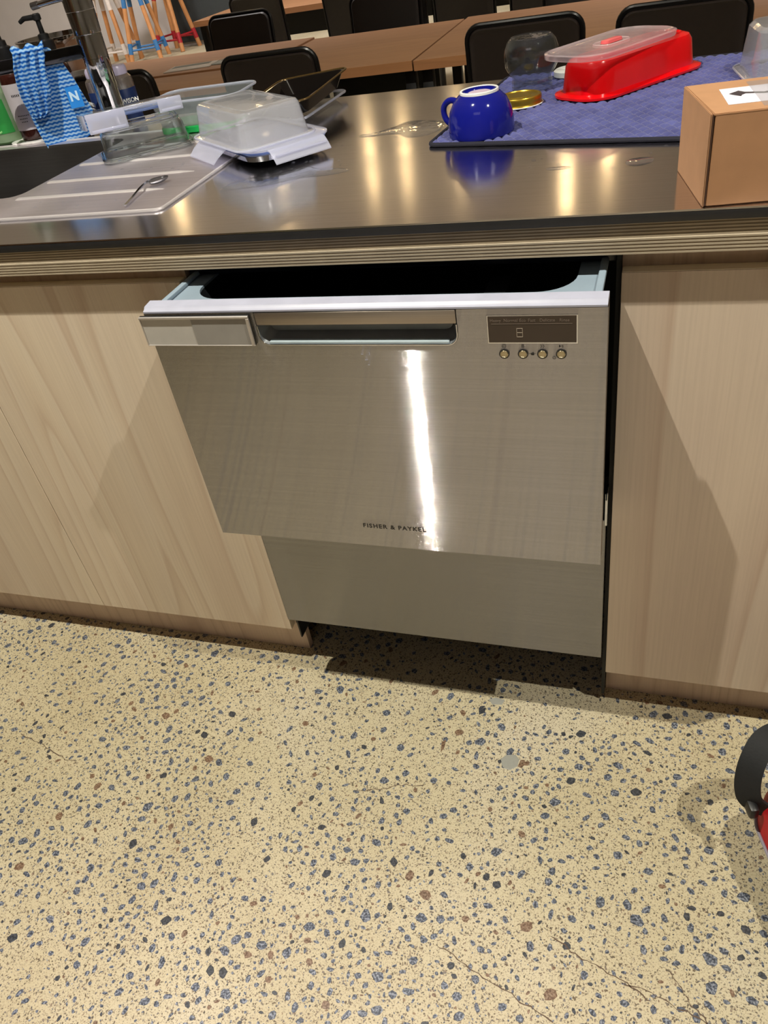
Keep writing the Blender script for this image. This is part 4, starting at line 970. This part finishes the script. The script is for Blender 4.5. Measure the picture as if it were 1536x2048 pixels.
# ------------------------------------------------------------------ water on the worktop
def puddle(P, label, h=.0009):
    bm = bm_(); n = len(P)
    # smooth closed outline by Chaikin
    for _ in range(3):
        P = [q for i in range(len(P)) for q in ((P[i][0] * .75 + P[(i + 1) % len(P)][0] * .25, P[i][1] * .75 + P[(i + 1) % len(P)][1] * .25), (P[i][0] * .25 + P[(i + 1) % len(P)][0] * .75, P[i][1] * .25 + P[(i + 1) % len(P)][1] * .75))]
    cx = sum(p[0] for p in P) / len(P); cy = sum(p[1] for p in P) / len(P)
    loft(bm, [[(cx + (x - cx) * k, cy + (y - cy) * k, z) for x, y in P] for k, z in ((1, 0), (.975, h * .7), (.93, h))], False, True)
    xf(bm, T(-cx, -cy, 0))
    o = obj('puddle', bm, M_water, None, None, 60, (cx, cy, ZT + .0001)); return tag(o, label, 'water')
puddle([(.135, .425), (.17, .43), (.20, .47), (.215, .50), (.25, .49), (.285, .475), (.292, .42), (.275, .385), (.24, .383), (.22, .415), (.19, .42), (.16, .41)], 'irregular water puddle left of the blue cup')
puddle([(.592, .165), (.60, .178), (.62, .180), (.630, .172), (.625, .158), (.612, .149), (.598, .152)], 'foamy oval water drop in front of the drying mat', .0012)
puddle([(.00, .20), (.0, .165), (.05, .17), (.09, .18), (.12, .205), (.17, .205), (.205, .225), (.165, .245), (.14, .24), (.11, .27), (.07, .235), (.03, .225)], 'thin spread of water in front of the upturned translucent box', .0005)
puddle([(.49, .165), (.52, .168), (.53, .158), (.50, .152)], 'small flat water spot left of the foamy drop', .0005)
random.seed(5)
bmd = bm_()
for k in range(70):
    a = random.choice(((.16, .28, .10, .06), (.22, .40, .09, .05), (.10, .23, .07, .03), (.55, .18, .10, .05), (-.22, .17, .12, .05), (-.18, .33, .1, .04)))
    x = a[0] + random.uniform(-1, 1) * a[2]; y = a[1] + random.uniform(-1, 1) * a[3]; r = random.uniform(.0012, .0036)
    z = ZT + (.0023 if x < -.06 else .0001); n0 = len(bmd.verts)
    lathe(bmd, [(r, z), (r * .85, z + r * .22), (r * .5, z + r * .34), (.0001, z + r * .38)], 12, False, True, x, y)
tag(obj('water_drops', bmd, M_water, None, None, 60), 'scattered tiny clear water drops on the steel worktop and drainer', 'water', None, 'stuff')

# ------------------------------------------------------------------ tables
def table(label, x0, x1, y0, y1, z=.74, leg=True):
    t = thing('meeting_table', label, 'table', ((x0 + x1) / 2, (y0 + y1) / 2, 0)); w_, d_ = x1 - x0, y1 - y0
    bm = bm_(); box(bm, -w_ / 2, w_ / 2, -d_ / 2 + .002, d_ / 2 - .002, z - .0330, z, .0008, 1); top = obj('tabletop', bm, M_oak, t)
    bm = bm_(); box(bm, -w_ / 2, w_ / 2, -d_ / 2, -d_ / 2 + .0018, z - .0325, z - .0006); obj('edge_band', bm, M_oak_e, top, 'darker front edge')
    for sx in (-1, 1):
        for sy in (-1, 1):
            xx, yy = sx * (w_ / 2 - .03), sy * (d_ / 2 - .08)
            bm = bm_(); box(bm, xx - .02, xx + .02, yy - .02, yy + .02, 0, z - .0332, .002); obj('leg', bm, M_black, t)
    bm = bm_(); box(bm, -w_ / 2 + .1, w_ / 2 - .1, d_ / 2 - .14, d_ / 2 - .12, z - .24, z - .04); obj('modesty_panel', bm, M_black, t)
    return t
table('wood-topped meeting table behind the bench, between the left chairs and the seam', -.965, -.247, 2.135, 3.035)
table('wood-topped meeting table behind the bench, right of the seam', -.238, 1.15, 2.125, 3.075)
table('wood-topped meeting table at the left end, nearer narrow strip with chair against it', -2.45, -.971, 2.135, 2.465)
table('wood-topped meeting table at the left end, farther one with magazines on it', -2.45, -.971, 2.475, 3.045, .746)
table('wood-topped table in the far row, seen between the dark chairs', -2.50, -.86, 4.67, 5.60)
table('wood-topped table in the far row at the right, hidden mostly by chairs', -.84, .7, 4.67, 5.60)
for k, (x, y, a, cr) in enumerate(((-1.40, 2.60, 8, (188, 176, 160)), (-1.18, 2.64, -4, (150, 150, 140)))):
    t = thing('magazine', ('pale open magazine lying on the left table near its edge', 'greyish printed magazine beside the pale one, partly behind the chair')[k], 'magazine', (x, y, .7464), a)
    bm = bm_(); box(bm, -.11, .11, -.07, .07, 0, .004, .0008); obj('pages', bm, simple('paper_' + 'ab'[k], cr, .5), t)
    bm = bm_(); box(bm, -.10, .08, .01, .06, .0041, .0046); obj('cover_print', bm, simple('print_' + 'ab'[k], (96, 98, 84), .5), t, 'dark printed picture')
pc = thing('paper_box', 'small white printed carton on the table at the top right corner', 'carton', (.985, 2.66, .7402), 0)
bm = bm_(); box(bm, -.09, .09, -.05, .05, 0, .05, .001); obj('carton_body', bm, M_paper, pc)
bm = bm_()
for k in range(7): box(bm, -.08 + k * .022, -.066 + k * .022, -.0508, -.0502, .006, .016)
obj('carton_print', bm, M_ink, pc)['kind'] = 'stuff'

# ------------------------------------------------------------------ chairs
def make_chair(label, loc, rz):
    t = thing('meeting_chair', label, 'chair', loc, rz)
    lean = rot(6, 'X')
    # back faces -y of the chair; seat towards +y
    bm = bm_()
    loft(bm, [[(p[0], z, p[1]) for p in rr(.335 - ins, .40 - ins, .035, 0)] for z, ins in ((-.012, .02), (-.016, .006), (-.010, .0), (.010, .0), (.018, .01), (.020, .03))])
    xf(bm, T(0, 0, .655) @ T(0, 0, -.2) @ lean @ T(0, 0, .2)); obj('backrest', bm, M_leather, t)
    bm = bm_(); tube(bm, [(p[0], -.002, p[1]) for p in rr(.350, .415, .042, 0, n=6)], .0085, 10, True)
    xf(bm, T(0, 0, .655) @ T(0, 0, -.2) @ lean @ T(0, 0, .2)); obj('back_frame', bm, M_cframe, t, 'glossy dark frame round the back')
    bm = bm_(); loft(bm, [rr(.36, .38, .05, .432, 0, .215), rr(.39, .41, .06, .442, 0, .215), rr(.39, .41, .06, .465, 0, .215), rr(.36, .38, .05, .476, 0, .215)]); obj('seat', bm, M_leather, t)
    for sx in (-1, 1):
        bm = bm_(); tube(bm, [(sx * .165, .03, .50), (sx * .175, .06, .425), (sx * .19, -.02, .012)], .010, 10); obj('leg', bm, M_cframe, t)
        bm = bm_(); tube(bm, [(sx * .175, .06, .428), (sx * .175, .38, .428), (sx * .19, .41, .012)], .010, 10); obj('leg', bm, M_cframe, t)
    return t
ch = make_chair('black padded meeting chair behind the plastic boxes, second from left', (-.655, 1.86, 0), 0)
copy_tree(ch, 'black padded meeting chair behind the tap and flasks, leftmost', (-1.272, 1.84, 0), -2)
copy_tree(ch, 'black padded meeting chair behind the glass jar', (.205, 1.86, 0), 0)
copy_tree(ch, 'black padded meeting chair behind the red container, rightmost', (.66, 1.82, 0), -1)
copy_tree(ch, 'dark chair across the table at the left, its back seen over the tabletop', (-1.47, 3.27, 0), 180)
copy_tree(ch, 'dark chair across the table near its middle, its back seen over the tabletop', (-.69, 3.27, 0), 180)
copy_tree(ch, 'dark chair across the table behind the blue cup, at the top frame edge', (.22, 3.42, 0), 180)
copy_tree(ch, 'dark chair in the far row, left of the pale floor patch', (-1.86, 4.40, 0), 0)
copy_tree(ch, 'dark chair in the far row, right of the pale floor patch', (-1.22, 4.36, 0), 0)
copy_tree(ch, 'dark chair in the far row, behind the middle table at the right', (-.52, 4.30, 0), 0)
copy_tree(ch, 'dark chair in the far row, last before the pale floor gap on the right', (-.10, 4.42, 0), 0)

# ------------------------------------------------------------------ steel bowls on the left table
b1 = thing('steel_bowl', 'large polished steel bowl on the table behind the pump bottles', 'bowl', (-2.17, 2.76, .7462)); bm = bm_()
lathe(bm, [(.120, 0), (.155, .012), (.175, .07), (.184, .15), (.188, .160), (.188, .178), (.196, .180), (.196, .186), (.182, .186), (.178, .16), (.168, .07), (.14, .02), (.001, .014)], 56); obj('bowl_body', bm, M_chrome, b1)
b2 = thing('steel_bowl', 'small polished steel bowl on the table, seen between cloth and tap', 'bowl', (-1.79, 2.29, .7402))
bm = bm_(); lathe(bm, [(.06, 0), (.085, .012), (.105, .06), (.112, .072), (.112, .078), (.104, .076), (.098, .06), (.078, .018), (.001, .012)], 48); obj('bowl_body', bm, M_chrome, b2)

# ------------------------------------------------------------------ painted wooden stools by the far wall
def stool(label, x, y, paint, rz, gap=.36):
    t = thing('wooden_stool', label, 'stool', (x, y, 0), rz); tw, bw = .10, .20
    k = 0
    for sx in (-1, 1):
        for sy in (-1, 1):
            def P(z): 
                q = bw + (tw - bw) * z / .74; return (sx * q, sy * q, z)
            bm = bm_(); tube(bm, [P(0), P(.74)], .029, 10); lg = obj('leg', bm, M_stoolwood, t)
            bm = bm_(); tube(bm, [P(.10), P(.22)], .0305, 10); obj('painted_band', bm, paint, lg)
            bm = bm_(); tube(bm, [P(.60), P(.7399)], .0305, 10); obj('painted_band', bm, paint, lg)
    q = bw + (tw - bw) * .16 / .74
    for a, b in (((-q, -q), (q, -q)), ((-q, q), (q, q)), ((-q, -q), (-q, q)), ((q, -q), (q, q))):
        dz = .0 if a[1] == b[1] else .04
        bm = bm_(); tube(bm, [(a[0], a[1], .14 + dz), (b[0], b[1], .14 + dz)], .012, 8); obj('rung', bm, paint, t)
    bm = bm_(); lathe(bm, [(.15, .7402), (.165, .745), (.165, .765), (.15, .772)], 32); obj('seat', bm, M_stoolwood, t)
    return t
stool('wooden stool with blue painted leg ends, middle of the three by the far wall', -5.97, 9.50, M_pblue, 14)
stool('wooden stool with red painted leg ends, nearest the charcoal door', -5.80, 10.00, M_pred, -8)
stool('wooden stool with white painted leg ends, farthest left behind the tap', -6.45, 9.55, M_pwhite, 5)

# ------------------------------------------------------------------ bag at the right edge
bg = thing('shoulder_bag', 'black bag with red panel and wide webbing strap on the floor, right frame edge', 'bag', (.984, -.292, .001), 18)
def bagring(w_, d_, r, z, x=0, y=0): return rr(w_, d_, r, z, x, y, 12)
bm = bm_(); loft(bm, [bagring(.18, .26, .07, .0), bagring(.21, .29, .085, .012), bagring(.23, .31, .095, .04), bagring(.24, .32, .10, .09), bagring(.235, .31, .10, .13), bagring(.215, .29, .095, .165), bagring(.18, .25, .08, .190), bagring(.13, .20, .06, .203), bagring(.06, .12, .03, .207)]); obj('bag_body', bm, M_bagfab, bg, None, 70)
bm = bm_(); loft(bm, [bagring(.135, .15, .05, .09, -.062, .060), bagring(.135, .15, .05, .13, -.060, .060), bagring(.125, .14, .05, .165, -.056, .058), bagring(.095, .11, .04, .190, -.048, .056), bagring(.05, .06, .018, .203, -.04, .055)]); obj('red_panel', bm, M_redfab, bg, 'red fabric panel', 70)
bm = bm_(); tube(bm, bagring(.138, .153, .05, .088, -.062, .060), .0024, 8, True); obj('piping', bm, simple('lilac_piping', (150, 146, 160), .4), bg, 'thin pale piping')
bm = bm_(); tube(bm, smoothpath([(-.01, .15, .175), (-.06, .160, .215), (-.115, .150, .228), (-.142, .125, .205), (-.150, .110, .170), (-.144, .100, .140), (-.10, .09, .12)]), .01, 8, False, (.034, .004)); obj('strap', bm, M_webbing, bg, 'wide webbing strap', 60)
bm = bm_(); box(bm, -.150, -.136, .085, .118, .125, .148, .005); obj('buckle', bm, M_black, bg)

# ------------------------------------------------------------------ lamps over the far room (warm bulbs that glint in the steel)
def lamp_mat(name, col, s):
    t = NT(name); e = t.n('ShaderNodeEmission'); e.inputs[0].default_value = col; e.inputs[1].default_value = s; t.l(e.outputs[0], t.out.inputs[0]); return t.m
M_warm = lamp_mat('warm_bulb', (1.0, 0.70, 0.34, 1), 28)
def pendant(label, x, y, z, r=.055):
    t = thing('pendant_lamp', label, 'lamp', (x, y, z))
    bm = bm_(); bmesh.ops.create_uvsphere(bm, u_segments=20, v_segments=12, radius=r); obj('bulb', bm, M_warm, t)
    bm = bm_(); lathe(bm, [(.02, r * .9), (.028, r + .05), (.02, r + .07), (.004, r + .075), (.004, 3.0 - z - .001)], 16); obj('cord', bm, M_black, t)
    return t
LP = [(-2.35, 7.4, 'warm pendant bulb over the far tables, left of a close pair'), (-1.98, 7.45, 'warm pendant bulb over the far tables, right of a close pair'), (-4.3, 6.6, 'warm pendant bulb near the stools'), (-.17, 6.2, 'warm pendant bulb over the right far tables'), (.1, 7.3, 'warm pendant bulb farthest right in the room'), (-1.5, 7.9, 'warm pendant bulb in front of the dark glazing'), (-3.2, 6.9, 'warm pendant bulb over the left far tables')]
for x, y, l in LP: pendant(l, x, y, 2.75)

# ------------------------------------------------------------------ behind the camera: unseen furniture added for the brushed steel to reflect
tc = thing('added_cupboard', 'unseen tall brown cupboard added behind the camera for the steel to reflect', 'cupboard', (-1.66, -1.92, 0))  # unseen, added to give the steel front a brown reflection
bm = bm_(); box(bm, -.80, .80, -.30, .28, .08, 2.3, .003); obj('carcass', bm, simple('walnut_brown', (96, 70, 50), .6), tc)
for k in range(2):
    bm = bm_(); box(bm, -.795 + k * .80, -.005 + k * .80, .281, .299, .09, 2.29, .002); dd = obj('door', bm, simple('walnut_door', (104, 76, 54), .6), tc)
    bm = bm_(); box(bm, -.05 + k * .08, -.03 + k * .08, .30, .33, 1.0, 1.3, .003); obj('handle', bm, M_chrome, dd)
bm = bm_(); box(bm, -.78, .78, -.28, .25, 0, .0795); obj('base', bm, M_black, tc)
fz = thing('added_fridge', 'unseen narrow olive grey unit added beside the brown cupboard for steel reflections', 'added_fridge', (-.64, -1.92, 0))  # unseen, added to give the steel front an olive reflection
bm = bm_(); box(bm, -.19, .19, -.32, .26, .03, 1.95, .01); obj('body', bm, simple('olive_body', (84, 80, 60), .5), fz)
bm = bm_(); box(bm, -.188, .188, .262, .31, .60, 1.94, .01); obj('door', bm, simple('olive_door', (88, 84, 64), .5), fz)
bm = bm_(); box(bm, -.188, .188, .262, .31, .05, .59, .01); obj('door', bm, simple('olive_door', (88, 84, 64), .5), fz)
for sx in (-1, 1):
    for sy in (-1, 1):
        bm = bm_(); lathe(bm, [(.02, 0), (.02, .0295)], 12); xf(bm, T(sx * .14, sy * .22, 0)); obj('foot', bm, M_black, fz)
